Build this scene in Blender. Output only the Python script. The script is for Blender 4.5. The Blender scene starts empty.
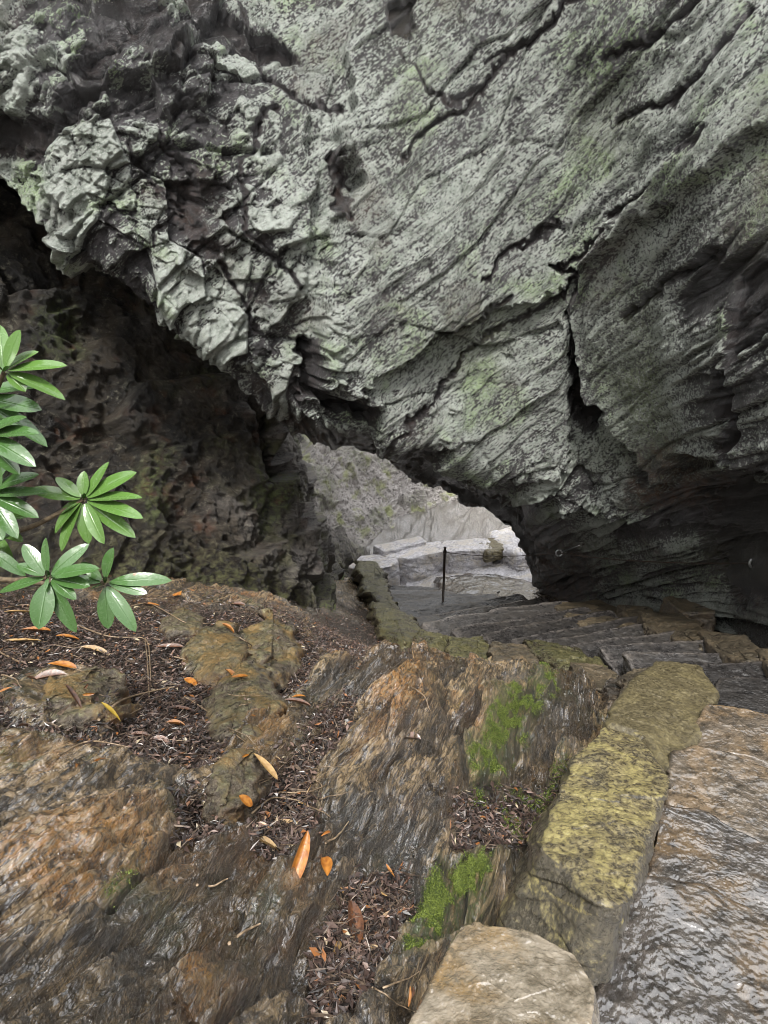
import bpy, math, random
import numpy as np
from mathutils import Vector, Matrix
rng = np.random.default_rng(7); random.seed(7)
f32 = np.float32
# ------------------------------------------------------------------ scene, camera
sc = bpy.context.scene
COL = sc.collection
W, H = 768, 1024
F = 620.0; PITCH = math.radians(20)
CAM = np.array([0, 0, 1.6])
FW = np.array([0, math.cos(PITCH), -math.sin(PITCH)]); UP = np.array([0, math.sin(PITCH), math.cos(PITCH)]); RT = np.array([1.0, 0, 0])
def P(px, py, d):
    return CAM + d * (FW + (px - 384) / F * RT - (py - 512) / F * UP)
def PZ(px, py, z):
    v = FW + (px - 384) / F * RT - (py - 512) / F * UP
    return CAM + v * ((z - CAM[2]) / v[2])
def proj(p):
    q = p - CAM; d = q @ FW; d = np.where(np.abs(d) < 1e-4, 1e-4, d)
    return 384 + F * (q @ RT) / d, 512 - F * (q @ UP) / d, d
cam = bpy.data.cameras.new("camera"); cam_o = bpy.data.objects.new("camera", cam); COL.objects.link(cam_o)
cam.sensor_fit = 'VERTICAL'; cam.sensor_height = 24; cam.lens = 24 * F / H
cam.clip_start = 0.05; cam.clip_end = 500
cam_o.location = CAM; cam_o.rotation_euler = (math.radians(90) - PITCH, 0, 0)
sc.camera = cam_o
# ------------------------------------------------------------------ numpy noise
def _h(ix, iy, iz, s):
    h = (ix.astype(np.uint32) * np.uint32(374761393)) ^ (iy.astype(np.uint32) * np.uint32(668265263)) ^ (iz.astype(np.uint32) * np.uint32(2147483647)) ^ np.uint32((s * 974711 + 12345) & 0xffffffff)
    h = (h ^ (h >> np.uint32(13))) * np.uint32(1274126177)
    h = (h ^ (h >> np.uint32(15))) * np.uint32(2246822519)
    return h ^ (h >> np.uint32(14))
def _hf(ix, iy, iz, s): return (_h(ix, iy, iz, s) & np.uint32(0xffffff)).astype(f32) / f32(16777215)
def vnoise(p, s=0):
    """gradient noise, about -1..1"""
    p = p.astype(f32) + f32(1000.37); i = np.floor(p).astype(np.int64); f = p - i
    u = f * f * f * (f * (f * 6 - 15) + 10)
    out = 0
    for dx in (0, 1):
        wx = u[:, 0] if dx else 1 - u[:, 0]
        for dy in (0, 1):
            wy = u[:, 1] if dy else 1 - u[:, 1]
            for dz in (0, 1):
                wz = u[:, 2] if dz else 1 - u[:, 2]
                h = _h(i[:, 0] + dx, i[:, 1] + dy, i[:, 2] + dz, s)
                gx = (h & np.uint32(1023)).astype(f32) / 511.5 - 1; gy = ((h >> np.uint32(10)) & np.uint32(1023)).astype(f32) / 511.5 - 1; gz = ((h >> np.uint32(20)) & np.uint32(1023)).astype(f32) / 511.5 - 1
                out = out + wx * wy * wz * (gx * (f[:, 0] - dx) + gy * (f[:, 1] - dy) + gz * (f[:, 2] - dz))
    return out * f32(1.5)
def fbm(p, o=4, s=0, r=0.5, ridged=False):
    a, t, out = 1.0, 0.0, 0
    for k in range(o):
        n = vnoise(p * (2.03 ** k), s + k * 17)
        if ridged: n = 1 - 2 * np.abs(n)
        out = out + a * n; t += a; a *= r
    return out / t
def cells(a, b, s=0):
    """2-D cell noise: step value, distance to the edge"""
    a = a + 500.0; b = b + 500.0
    ia = np.floor(a).astype(np.int64); ib = np.floor(b).astype(np.int64); z0 = np.zeros_like(ia)
    f1 = np.full(a.shape, 9, f32); f2 = f1.copy(); va = np.zeros(a.shape, f32)
    for da in (-1, 0, 1):
        for db in (-1, 0, 1):
            ca, cb = ia + da, ib + db
            qa = (ca + _hf(ca, cb, z0, s) - a).astype(f32); qb = (cb + _hf(ca, cb, z0, s + 1) - b).astype(f32)
            d = qa * qa + qb * qb
            t1, t2, r = _hf(ca, cb, z0, s + 2), _hf(ca, cb, z0, s + 3), _hf(ca, cb, z0, s + 4)
            v = r - .5 + (t1 - .5) * qa * 1.1 + (t2 - .1) * qb * 1.1
            n = d < f1
            f2 = np.where(n, f1, np.minimum(f2, d)); va = np.where(n, v, va); f1 = np.where(n, d, f1)
    return va, np.sqrt(f2) - np.sqrt(f1)
def sstep(x, a, b):
    t = np.clip((x - a) / (b - a), 0, 1); return t * t * (3 - 2 * t)
def seg_dist(px, py, pts, closed=False):
    pts = np.array(pts, float); n = len(pts); d = np.full(px.shape, 1e9)
    for k in range(n if closed else n - 1):
        a, b = pts[k][:2], pts[(k + 1) % n][:2]; ab = b - a
        t = np.clip(((px - a[0]) * ab[0] + (py - a[1]) * ab[1]) / (ab @ ab + 1e-9), 0, 1)
        d = np.minimum(d, np.hypot(px - a[0] - t * ab[0], py - a[1] - t * ab[1]))
    return d
def poly_sd(px, py, pts):
    """positive inside"""
    d = seg_dist(px, py, pts, True); ins = np.zeros(px.shape, bool); n = len(pts)
    for k in range(n):
        (x0, y0), (x1, y1) = pts[k][:2], pts[(k + 1) % n][:2]
        if y0 == y1: continue
        c = ((y0 > py) != (y1 > py)) & (px < (x1 - x0) * (py - y0) / (y1 - y0) + x0)
        ins ^= c
    return np.where(ins, d, -d)
def pchip(x, xs, ys):
    """smooth monotone interpolation; ys (n, k)"""
    xs = np.asarray(xs, float); ys = np.asarray(ys, float)
    if ys.ndim == 1: ys = ys[:, None]
    h = np.diff(xs)[:, None]; dl = np.diff(ys, axis=0) / h
    m = np.zeros_like(ys); m[0] = dl[0]; m[-1] = dl[-1]
    w = (dl[:-1] * dl[1:]) > 0
    w1 = 2 * h[1:] + h[:-1]; w2 = h[1:] + 2 * h[:-1]
    with np.errstate(all='ignore'):
        m[1:-1] = np.where(w, (w1 + w2) / (w1 / np.where(dl[:-1] == 0, 1, dl[:-1]) + w2 / np.where(dl[1:] == 0, 1, dl[1:])), 0)
    x = np.clip(x, xs[0], xs[-1]); k = np.clip(np.searchsorted(xs, x, side='right') - 1, 0, len(xs) - 2)
    hh = (xs[k + 1] - xs[k])[:, None]; t = ((x - xs[k]) / hh[:, 0])[:, None]
    return ys[k] * (1 + 2 * t) * (1 - t) ** 2 + m[k] * hh * t * (1 - t) ** 2 + ys[k + 1] * t * t * (3 - 2 * t) + m[k + 1] * hh * t * t * (t - 1)
def blur(h, nr, nc, n=1):
    g = h.reshape(nr, nc).copy()
    for _ in range(n):
        g[1:-1] = .25 * g[:-2] + .5 * g[1:-1] + .25 * g[2:]; g[:, 1:-1] = .25 * g[:, :-2] + .5 * g[:, 1:-1] + .25 * g[:, 2:]
    return g.ravel()
# ------------------------------------------------------------------ mesh helpers
def tag(o, label=None, cat=None, group=None, kind=None):
    if label: o['label'] = label
    if cat: o['category'] = cat
    if group: o['group'] = group
    if kind: o['kind'] = kind
    return o
def mesh_np(name, v, quads, m, parent=None, smooth=True, attrs=None, tris=None):
    me = bpy.data.meshes.new(name); v = np.ascontiguousarray(v, f32)
    faces = [(np.asarray(quads, np.int32).reshape(-1, 4), 4)] if quads is not None and len(quads) else []
    if tris is not None and len(tris): faces.append((np.asarray(tris, np.int32).reshape(-1, 3), 3))
    nl = sum(f.size for f, _ in faces); nf = sum(len(f) for f, _ in faces)
    me.vertices.add(len(v)); me.vertices.foreach_set('co', v.ravel())
    me.loops.add(nl); me.loops.foreach_set('vertex_index', np.concatenate([f.ravel() for f, _ in faces]))
    me.polygons.add(nf)
    tot = np.concatenate([np.full(len(f), k, np.int32) for f, k in faces])
    me.polygons.foreach_set('loop_start', np.concatenate([[0], np.cumsum(tot)[:-1]]).astype(np.int32))
    me.polygons.foreach_set('loop_total', tot)
    me.polygons.foreach_set('use_smooth', np.full(nf, smooth, bool))
    me.update(calc_edges=True)
    for k, a in (attrs or {}).items():
        if a.ndim == 1:
            at = me.attributes.new(k, 'FLOAT', 'POINT'); at.data.foreach_set('value', a.astype(f32))
        else:
            at = me.attributes.new(k, 'FLOAT_COLOR', 'POINT'); at.data.foreach_set('color', np.ascontiguousarray(a, f32).ravel())
    if m: me.materials.append(m)
    o = bpy.data.objects.new(name, me); COL.objects.link(o)
    if parent: o.parent = parent
    return o
def grid_quads(nr, nc, wrap=False, flip=False):
    idx = np.arange(nr * nc).reshape(nr, nc)
    if wrap: idx = np.concatenate([idx, idx[:, :1]], 1)
    q = np.stack([idx[:-1, :-1], idx[:-1, 1:], idx[1:, 1:], idx[1:, :-1]], -1).reshape(-1, 4)
    return q[:, ::-1] if flip else q
def grid_normals(p, nr, nc):
    g = p.reshape(nr, nc, 3); du = np.gradient(g, axis=1); dv = np.gradient(g, axis=0)
    n = np.cross(du, dv); n /= np.linalg.norm(n, axis=-1, keepdims=True) + 1e-9
    return n.reshape(-1, 3)
def empty(name, loc=(0, 0, 0)):
    o = bpy.data.objects.new(name, None); COL.objects.link(o); o.location = [float(c) for c in loc]; o.empty_display_size = .05
    return o
class ZBuf:
    """nearest world point seen through each pixel, for resting things on the terrain"""
    def __init__(s): s.d = np.full((H, W), 1e9, f32); s.p = np.zeros((H, W, 3), f32)
    def add(s, v):
        x, y, d = proj(v); ix = np.round(x).astype(int); iy = np.round(y).astype(int)
        ok = (ix >= 0) & (ix < W) & (iy >= 0) & (iy < H) & (d > .1)
        ix, iy, dd, vv = ix[ok], iy[ok], d[ok], v[ok]
        o = np.argsort(-dd); ix, iy, dd, vv = ix[o], iy[o], dd[o], vv[o]
        m = dd < s.d[iy, ix]; s.d[iy[m], ix[m]] = dd[m]; s.p[iy[m], ix[m]] = vv[m]
    def at(s, px, py):
        px = int(px); py = int(py)
        for r in (0, 1, 2, 3, 5, 8, 12):
            y0, y1, x0, x1 = max(py - r, 0), min(py + r + 1, H), max(px - r, 0), min(px + r + 1, W)
            sub = s.d[y0:y1, x0:x1]
            if sub.size and sub.min() < 1e8:
                k = np.unravel_index(np.argmin(sub), sub.shape); return s.p[y0 + k[0], x0 + k[1]].astype(float)
        return P(px, py, 3)
ZG = ZBuf(); ZA = ZBuf()
# ------------------------------------------------------------------ materials
class MT:
    def __init__(s, name):
        s.m = bpy.data.materials.new(name); s.m.use_nodes = True; s.t = s.m.node_tree; s.N = s.t.nodes; s.L = s.t.links
        s.b = s.N['Principled BSDF']
        g = s.N.new('ShaderNodeNewGeometry'); s.pos = g.outputs['Position']; s.nor = g.outputs['Normal']
    def link(s, a, b): s.L.new(a, b)
    def _in(s, n, k, v):
        if v is None: return
        if hasattr(v, 'is_output'): s.L.new(v, n.inputs[k])
        else: n.inputs[k].default_value = v
    def mapping(s, vec=None, rot=(0, 0, 0), scale=(1, 1, 1)):
        n = s.N.new('ShaderNodeMapping'); s._in(n, 'Vector', vec or s.pos); n.vector_type = 'TEXTURE'; n.inputs['Rotation'].default_value = rot; n.inputs['Scale'].default_value = [1 / q for q in scale]; return n.outputs[0]
    def noise(s, scale, detail=6, rough=.55, vec=None, dist=0, lac=2.0):
        n = s.N.new('ShaderNodeTexNoise'); s._in(n, 'Vector', vec or s.pos); n.inputs['Scale'].default_value = scale; n.inputs['Detail'].default_value = detail
        n.inputs['Roughness'].default_value = rough; n.inputs['Distortion'].default_value = dist; n.inputs['Lacunarity'].default_value = lac
        return n.outputs['Fac']
    def vor(s, scale, vec=None, feature='F1'):
        n = s.N.new('ShaderNodeTexVoronoi'); n.feature = feature; s._in(n, 'Vector', vec or s.pos); n.inputs['Scale'].default_value = scale; return n.outputs[0]
    def math(s, op, a, b=None, clamp=False):
        n = s.N.new('ShaderNodeMath'); n.operation = op; n.use_clamp = clamp; s._in(n, 0, a); s._in(n, 1, b); return n.outputs[0]
    def mulsum(s, *terms):
        out = None
        for a, k in terms:
            t = s.math('MULTIPLY', a, k) if k != 1 else a
            out = t if out is None else s.math('ADD', out, t)
        return out
    def ramp(s, v, a, b, lo=0., hi=1.):
        n = s.N.new('ShaderNodeMapRange'); n.interpolation_type = 'SMOOTHSTEP'; s._in(n, 0, v)
        for k, x in zip((1, 2, 3, 4), (a, b, lo, hi)): n.inputs[k].default_value = x
        return n.outputs[0]
    def mix(s, f, a, b, mode='MIX'):
        n = s.N.new('ShaderNodeMix'); n.data_type = 'RGBA'; n.blend_type = mode
        s._in(n, 0, f)
        for k, v in ((6, a), (7, b)):
            if isinstance(v, tuple): n.inputs[k].default_value = (*v, 1)
            else: s.L.new(v, n.inputs[k])
        return n.outputs[2]
    def attr(s, name):
        n = s.N.new('ShaderNodeAttribute'); n.attribute_name = name; return n
    def sep(s, c):
        n = s.N.new('ShaderNodeSeparateColor'); s.L.new(c, n.inputs[0]); return n.outputs
    def bump(s, h, dist, strength=1., nrm=None):
        n = s.N.new('ShaderNodeBump'); n.inputs['Distance'].default_value = dist; n.inputs['Strength'].default_value = strength; s._in(n, 'Height', h)
        if nrm: s.L.new(nrm, n.inputs['Normal'])
        return n.outputs[0]
    def done(s, col, rough, nrm=None, spec=.5, coat=None, coat_rough=.1, film=None):
        if isinstance(col, tuple): s.b.inputs['Base Color'].default_value = (*col, 1)
        else: s.L.new(col, s.b.inputs['Base Color'])
        s._in(s.b, 'Roughness', rough); s._in(s.b, 'Specular IOR Level', spec)
        if nrm: s.L.new(nrm, s.b.inputs['Normal'])
        if coat is not None:
            s._in(s.b, 'Coat Weight', coat); s.b.inputs['Coat Roughness'].default_value = coat_rough
            if film or nrm: s.L.new(film or nrm, s.b.inputs['Coat Normal'])
        return s.m
def arch_mat():
    m = MT('lichen_rock'); a = m.sep(m.attr('tint').outputs['Color']); h = m.attr('hgt').outputs['Fac']
    al = m.mapping(rot=ROT_A, scale=(1, 2, 3))
    big = m.noise(.9, 4, .55); mid = m.noise(4.5, 5, .6, al, 0.6); sp = m.noise(24, 6, .72, al, .4); fine = m.noise(40, 3, .75)
    str_ = m.noise(9, 8, .66, m.mapping(rot=ROT_A, scale=(1, 3, 11)), .1)
    m2 = m.noise(11, 5, .65, al, .3)
    lf = m.mulsum((sp, 1.0), (fine, 1.15), (mid, .45), (m2, .5), (big, .15), (str_, .75), (h, .9), (a[0], .3))
    lich = m.ramp(lf, 1.97, 2.10)
    dark = m.mix(m.ramp(mid, .35, .7), (.016, .013, .014), (.095, .085, .092))
    gl = m.ramp(m.noise(1.6, 5, .6, None, .5), .50, .68)
    lc = m.mix(gl, (.57, .62, .56), (.44, .57, .33))
    lc = m.mix(m.ramp(m.noise(7, 6, .65), .42, .70), lc, (.26, .30, .25))
    st2 = m.noise(30, 4, .6, m.mapping(rot=ROT_A, scale=(1, 3, 9)), .1)
    lc = m.mix(m.ramp(m.vor(60), .1, .5), (.66, .68, .64), lc)
    c = m.mix(lich, dark, lc); c = m.mix(m.math('MULTIPLY', m.ramp(st2, .46, .36), .8), c, m.mix(1., c, (.25, .24, .25), 'MULTIPLY'))
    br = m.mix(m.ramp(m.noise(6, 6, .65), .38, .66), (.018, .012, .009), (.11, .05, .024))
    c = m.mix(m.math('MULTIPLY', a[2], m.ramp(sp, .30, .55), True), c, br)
    mo = m.mix(sp, (.05, .07, .015), (.15, .19, .05))
    c = m.mix(m.math('MULTIPLY', a[1], m.ramp(fine, .35, .6), True), c, mo)
    wet = m.mix(1., c, (.32, .31, .30), 'MULTIPLY')  # darker tone for damp rock and for painted underside shade
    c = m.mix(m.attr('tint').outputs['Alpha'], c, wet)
    r = m.ramp(m.mulsum((lich, .7), (m.attr('tint').outputs['Alpha'], -.9), (sp, .3)), -.6, .9, .26, .85)
    n = m.bump(m.mulsum((sp, 1.), (fine, .7), (str_, .9), (lich, .15), (m.noise(110, 3, .6), .2)), .06, 1.)
    cw = m.math('MULTIPLY', m.math('SUBTRACT', 1.15, lich, True), .9, True); m.b.inputs['Coat IOR'].default_value = 1.8
    return m.done(c, r, n, .5, cw, .12, m.bump(m.mulsum((m.noise(22, 5, .65, al), 1.), (str_, .6)), .05, 1.))
def wall_mat():
    m = MT('cliff_rock_painted_light'); a = m.sep(m.attr('tint').outputs['Color']); h = m.attr('hgt').outputs['Fac']
    mid = m.noise(2.2, 6, .6, None, .6); sp = m.noise(14, 9, .72, None, .3); fine = m.noise(60, 6, .7)
    c = m.mix(m.ramp(mid, .35, .68), (.006, .005, .004), (.045, .035, .023))
    c = m.mix(m.ramp(m.noise(3.1, 5, .6), .55, .72), c, (.075, .035, .018))
    c = m.mix(m.math('MULTIPLY', m.ramp(m.mulsum((sp, 1), (fine, .5)), .78, .92), .6), c, (.20, .19, .14))
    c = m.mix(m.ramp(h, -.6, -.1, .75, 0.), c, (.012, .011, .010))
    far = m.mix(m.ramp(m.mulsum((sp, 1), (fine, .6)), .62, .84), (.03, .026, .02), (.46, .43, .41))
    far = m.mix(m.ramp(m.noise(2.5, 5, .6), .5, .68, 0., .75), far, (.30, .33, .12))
    c = m.mix(a[0], c, far)  # daylight past the arch painted as paler rock, the rest painted shade-dark
    c = m.mix(m.math('MULTIPLY', a[2], m.ramp(fine, .2, .5), True), c, m.mix(m.ramp(sp, .42, .6), (.012, .009, .007), (.075, .052, .036)))
    mo = m.mix(sp, (.03, .05, .012), (.13, .17, .04))
    c = m.mix(m.math('MULTIPLY', a[1], m.ramp(sp, .42, .6), True), c, mo)
    n = m.bump(m.mulsum((sp, 1.), (fine, .4)), .07, 1.)
    return m.done(c, m.ramp(sp, .3, .7, .25, .7), n, .5)
def ground_mat():
    m = MT('wet_brown_ledge_rock'); T = m.attr('tint'); a = m.sep(T.outputs['Color']); h = m.attr('hgt').outputs['Fac']
    al = m.mapping(rot=(0, 0, math.radians(-24)), scale=(6, 1, 4)); al2 = m.mapping(rot=(0, 0, math.radians(-24)), scale=(2.4, 1, 2))
    big = m.noise(1.7, 5, .6, al2, .8); st = m.noise(9, 9, .68, al, .5); sp = m.noise(30, 9, .72, al2, .3); fine = m.noise(120, 6, .7)
    c = m.mix(m.ramp(st, .40, .60), (.034, .021, .010), (.50, .36, .20))
    c = m.mix(m.math('MULTIPLY', m.math('MULTIPLY', m.ramp(big, .50, .66), m.ramp(sp, .36, .6)), .75), c, (.44, .20, .055))
    gv = m.ramp(m.noise(1.3, 6, .6, None, .6), .50, .66)
    st2 = m.noise(26, 5, .62, m.mapping(rot=(0, 0, math.radians(-24)), scale=(5, .8, 4)), .2)
    c = m.mix(m.math('MULTIPLY', gv, m.ramp(sp, .35, .62)), c, (.20, .20, .19))
    ol = m.ramp(m.noise(2.4, 6, .6, None, .4), .52, .68)
    c = m.mix(m.math('MULTIPLY', ol, m.ramp(sp, .38, .6)), c, (.13, .14, .045))
    c = m.mix(m.math('MULTIPLY', m.math('MULTIPLY', a[0], m.ramp(sp, .38, .60), True), .9), c, (.46, .22, .055))
    c = m.mix(m.math('MULTIPLY', m.ramp(st2, .47, .38), .8), c, m.mix(1., c, (.22, .20, .18), 'MULTIPLY')); c = m.mix(m.math('MULTIPLY', m.ramp(st2, .58, .66), .5), c, (.50, .42, .30))
    mo = m.mix(m.mulsum((sp, .6), (fine, .5)), (.025, .04, .01), (.12, .16, .035))
    c = m.mix(m.math('MULTIPLY', a[1], m.ramp(m.mulsum((sp, .6), (fine, .4)), .40, .56), True), c, mo)
    soil = m.mix(m.ramp(sp, .4, .62), (.010, .008, .007), (.06, .042, .032))
    soil = m.mix(m.ramp(fine, .58, .72), soil, (.17, .13, .11))
    c = m.mix(a[2], c, soil)
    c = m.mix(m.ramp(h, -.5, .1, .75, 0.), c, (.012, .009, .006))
    c = m.mix(m.math('MULTIPLY', m.ramp(m.mulsum((sp, 1), (fine, .4)), .86, 1.0), .8), c, (.42, .40, .33))
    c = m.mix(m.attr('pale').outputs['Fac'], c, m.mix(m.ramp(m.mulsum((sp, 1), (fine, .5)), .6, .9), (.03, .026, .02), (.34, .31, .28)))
    r = m.ramp(m.mulsum((sp, .8), (a[1], .6), (m.noise(3, 3), .4)), .3, 1.1, .08, .45)
    n = m.bump(m.mulsum((st, 1.3), (sp, .9), (fine, .3)), .045, 1.); m.b.inputs['Coat IOR'].default_value = 2.0
    return m.done(c, r, n, .55, T.outputs['Alpha'], .07, m.bump(m.mulsum((m.noise(14, 4, .6, al2), 1.), (m.noise(60, 2, .5), .22)), .020, 1.))
def stone_mat(name, c1, c2, c3, rough=(.25, .6), sc_=1., moss=0., coat=.0, strat=None, speck=(.4, .38, .3), bd=.02, side=None, drk=.35, worn=0., cior=1.5, stw=1.):
    m = MT(name); oi = m.N.new('ShaderNodeObjectInfo'); rn = oi.outputs['Random']
    vm = m.N.new('ShaderNodeVectorMath'); vm.operation = 'ADD'; m.link(m.pos, vm.inputs[0])
    cx = m.N.new('ShaderNodeCombineXYZ'); m.link(m.math('MULTIPLY', rn, 37.), cx.inputs[0]); m.link(cx.outputs[0], vm.inputs[1]); v = vm.outputs[0]
    big = m.noise(3 * sc_, 6, .6, v, .5); sp = m.noise(24 * sc_, 9, .72, v, .3); fine = m.noise(130 * sc_, 6, .7, v)
    st = m.noise(8 * sc_, 8, .65, m.mapping(v, (0, 0, math.radians(strat or 0)), (1, 2.2, 2.5)), .4)
    c = m.mix(m.ramp(m.mulsum((st, .6 * stw), (sp, 1.1 - .6 * stw)), .42, .66), c1, c2)
    c = m.mix(m.math('MULTIPLY', m.ramp(big, .44, .62), m.ramp(sp, .34, .58)), c, c3)
    c = m.mix(m.math('MULTIPLY', m.ramp(m.mulsum((sp, .6), (fine, .6)), .64, .76), .75), c, speck)
    if moss:
        up = m.N.new('ShaderNodeSeparateXYZ'); m.link(m.nor, up.inputs[0])
        mo = m.mix(m.mulsum((sp, .6), (fine, .5)), (.03, .05, .01), (.16, .22, .04))
        c = m.mix(m.math('MULTIPLY', m.ramp(m.mulsum((big, .6), (sp, .5), (up.outputs[2], .15)), .58, .72), moss), c, mo)
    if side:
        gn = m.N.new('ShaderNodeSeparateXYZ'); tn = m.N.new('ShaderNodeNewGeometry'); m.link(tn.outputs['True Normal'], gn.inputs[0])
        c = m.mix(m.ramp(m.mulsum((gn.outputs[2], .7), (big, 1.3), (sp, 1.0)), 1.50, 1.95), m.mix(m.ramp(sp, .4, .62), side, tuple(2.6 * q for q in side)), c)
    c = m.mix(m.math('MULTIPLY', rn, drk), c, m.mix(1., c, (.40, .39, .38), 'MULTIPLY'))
    if worn:
        c = m.mix(m.math('MULTIPLY', m.math('MULTIPLY', m.attr('edge').outputs['Fac'], m.ramp(sp, .3, .6), True), worn), c, m.mix(1., c, (2.6, 2.5, 2.4), 'MULTIPLY'))
    n = m.bump(m.mulsum((st, 1. * stw), (sp, .7), (fine, .35)), bd, 1.); m.b.inputs['Coat IOR'].default_value = cior
    return m.done(c, m.ramp(m.mulsum((sp, .5), (big, .5)), .38, .62, *rough), n, .5, coat if coat else None, .06, m.bump(m.mulsum((m.noise(9, 4, .6, v), 1.), (m.noise(50, 2, .5, v), .25)), .012 if coat > .5 else .02, 1.) if coat else None)
def simple_mat(name, c1, c2, rough=.4, scale=20., spec=.5, trans=0., bump=0., coat=None):
    m = MT(name); n = m.noise(scale, 5, .6); oi = m.N.new('ShaderNodeObjectInfo')
    c = m.mix(m.ramp(n, .35, .65), c1, c2)
    c = m.mix(m.math('MULTIPLY', oi.outputs['Random'], .5), c, m.mix(1., c, (.5, .5, .5), 'MULTIPLY'))
    if trans: m.b.inputs['Transmission Weight'].default_value = 0
    return m.done(c, rough, m.bump(n, .004, bump) if bump else None, spec, coat, .08)
# ------------------------------------------------------------------ ground height
GP = [  # px, py, z : points read off the ledge, the stairs and the gully
 (0,1100,.42),(250,1150,.25),(500,1150,.0),(750,1200,-.1),
 (0,1024,.36),(120,1024,.28),(230,1024,.16),(330,1024,.05),(410,1024,-.12),(520,1024,-.25),(640,1024,-.30),(768,1024,-.28),
 (0,900,.30),(110,900,.24),(220,900,.10),(330,900,-.05),(420,930,-.30),(500,900,-.38),(640,900,-.36),(768,880,-.42),
 (0,800,.16),(110,800,.08),(200,800,-.06),(300,810,-.22),(380,800,-.15),(450,820,-.25),(510,830,-.42),(600,800,-.5),(700,800,-.6),(820,780,-.7),
 (0,720,.02),(110,720,-.12),(200,730,-.22),(300,740,-.36),(380,740,-.22),(460,740,-.30),(530,760,-.45),(590,730,-.75),(680,720,-.95),(800,690,-1.1),
 (0,660,-.22),(110,670,-.32),(200,660,-.48),(260,690,-.48),(330,690,-.55),(400,676,-.50),(470,690,-.58),(530,690,-.72),(590,690,-1.1),
 (60,620,-.50),(150,620,-.62),(240,625,-.72),(300,640,-.82),
 (0,590,-.7),(90,596,-.9),(200,600,-1.1),(300,615,-1.5),(350,640,-1.9),(420,665,-2.2),(500,670,-2.1),
 (560,655,-2.25),(640,650,-1.75),(720,660,-1.5),(820,670,-1.3),
 (480,640,-3.0),(560,625,-2.75),(640,625,-2.2),(420,630,-3.5),(470,612,-3.8),(540,605,-3.6),(400,600,-4.1),(440,604,-4.35),(350,610,-3.0),
 (340,575,-3.9),(390,580,-4.4),(450,585,-4.6),(520,590,-4.4),(600,600,-3.4),(700,630,-2.4),
 (380,556,-4.3),(460,556,-4.35),(540,565,-4.4),(500,540,-4.1),(420,545,-4.2),(560,560,-4.3)]
pts3 = np.array([PZ(*g) for g in GP])
extra = np.array([(-4,0,.7),(-3,2,.3),(-6,4,-.3),(-4.5,5.5,-.9),(-3.5,7,-1.3),(-2,-1,.6),(0,-1,.35),(0,0,.1),(1,0,-.05),(2,0,-.1),(3,1,-.25),(4,2,-.5),(2.2,-1,.2),(5,5,-1.0),(6,8,-1.8),(6,12,-3),(4,14,-4.),(-3,11,-2.5),(-3,14,-3),(0,17,-3.6),(4,17,-3.6),(5,-1,.3),(-6,0,1.0)], float)
GC = np.vstack([pts3, extra])
def _tps_u(r2): return r2 * np.log(r2 + 1e-9)
_n = len(GC); _d2 = ((GC[:, None, :2] - GC[None, :, :2]) ** 2).sum(-1)
_K = _tps_u(_d2) + np.eye(_n) * .02; _Q = np.hstack([np.ones((_n, 1)), GC[:, :2]])
_A = np.block([[_K, _Q], [_Q.T, np.zeros((3, 3))]]); _w = np.linalg.solve(_A, np.concatenate([GC[:, 2], np.zeros(3)]))
def gh(x, y):
    x = np.atleast_1d(np.asarray(x, float)); y = np.atleast_1d(np.asarray(y, float)); out = np.zeros(x.shape)
    xc = np.clip(x, -6.5, 6.5); yc = np.clip(y, -1.5, 17)
    for s in range(0, len(x), 200000):
        e = slice(s, s + 200000)
        d2 = (xc[e, None] - GC[None, :, 0]) ** 2 + (yc[e, None] - GC[None, :, 1]) ** 2
        out[e] = _tps_u(d2) @ _w[:_n] + _w[_n] + _w[_n + 1] * xc[e] + _w[_n + 2] * yc[e]
    out += .62 * np.maximum(-1.5 - y, 0) ** 1.0 * sstep(-y, 1.5, 5) + .45 * np.maximum(y - 17, 0) + .5 * np.maximum(np.abs(x) - 6.5, 0)  # unseen slope behind the camera, raised to block low sky light
    return np.minimum(out, 22 + .05 * out)
ROT_A = (0, math.radians(-38), 0)
M_ARCH = arch_mat(); M_WALL = wall_mat(); M_GROUND = ground_mat()
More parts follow.
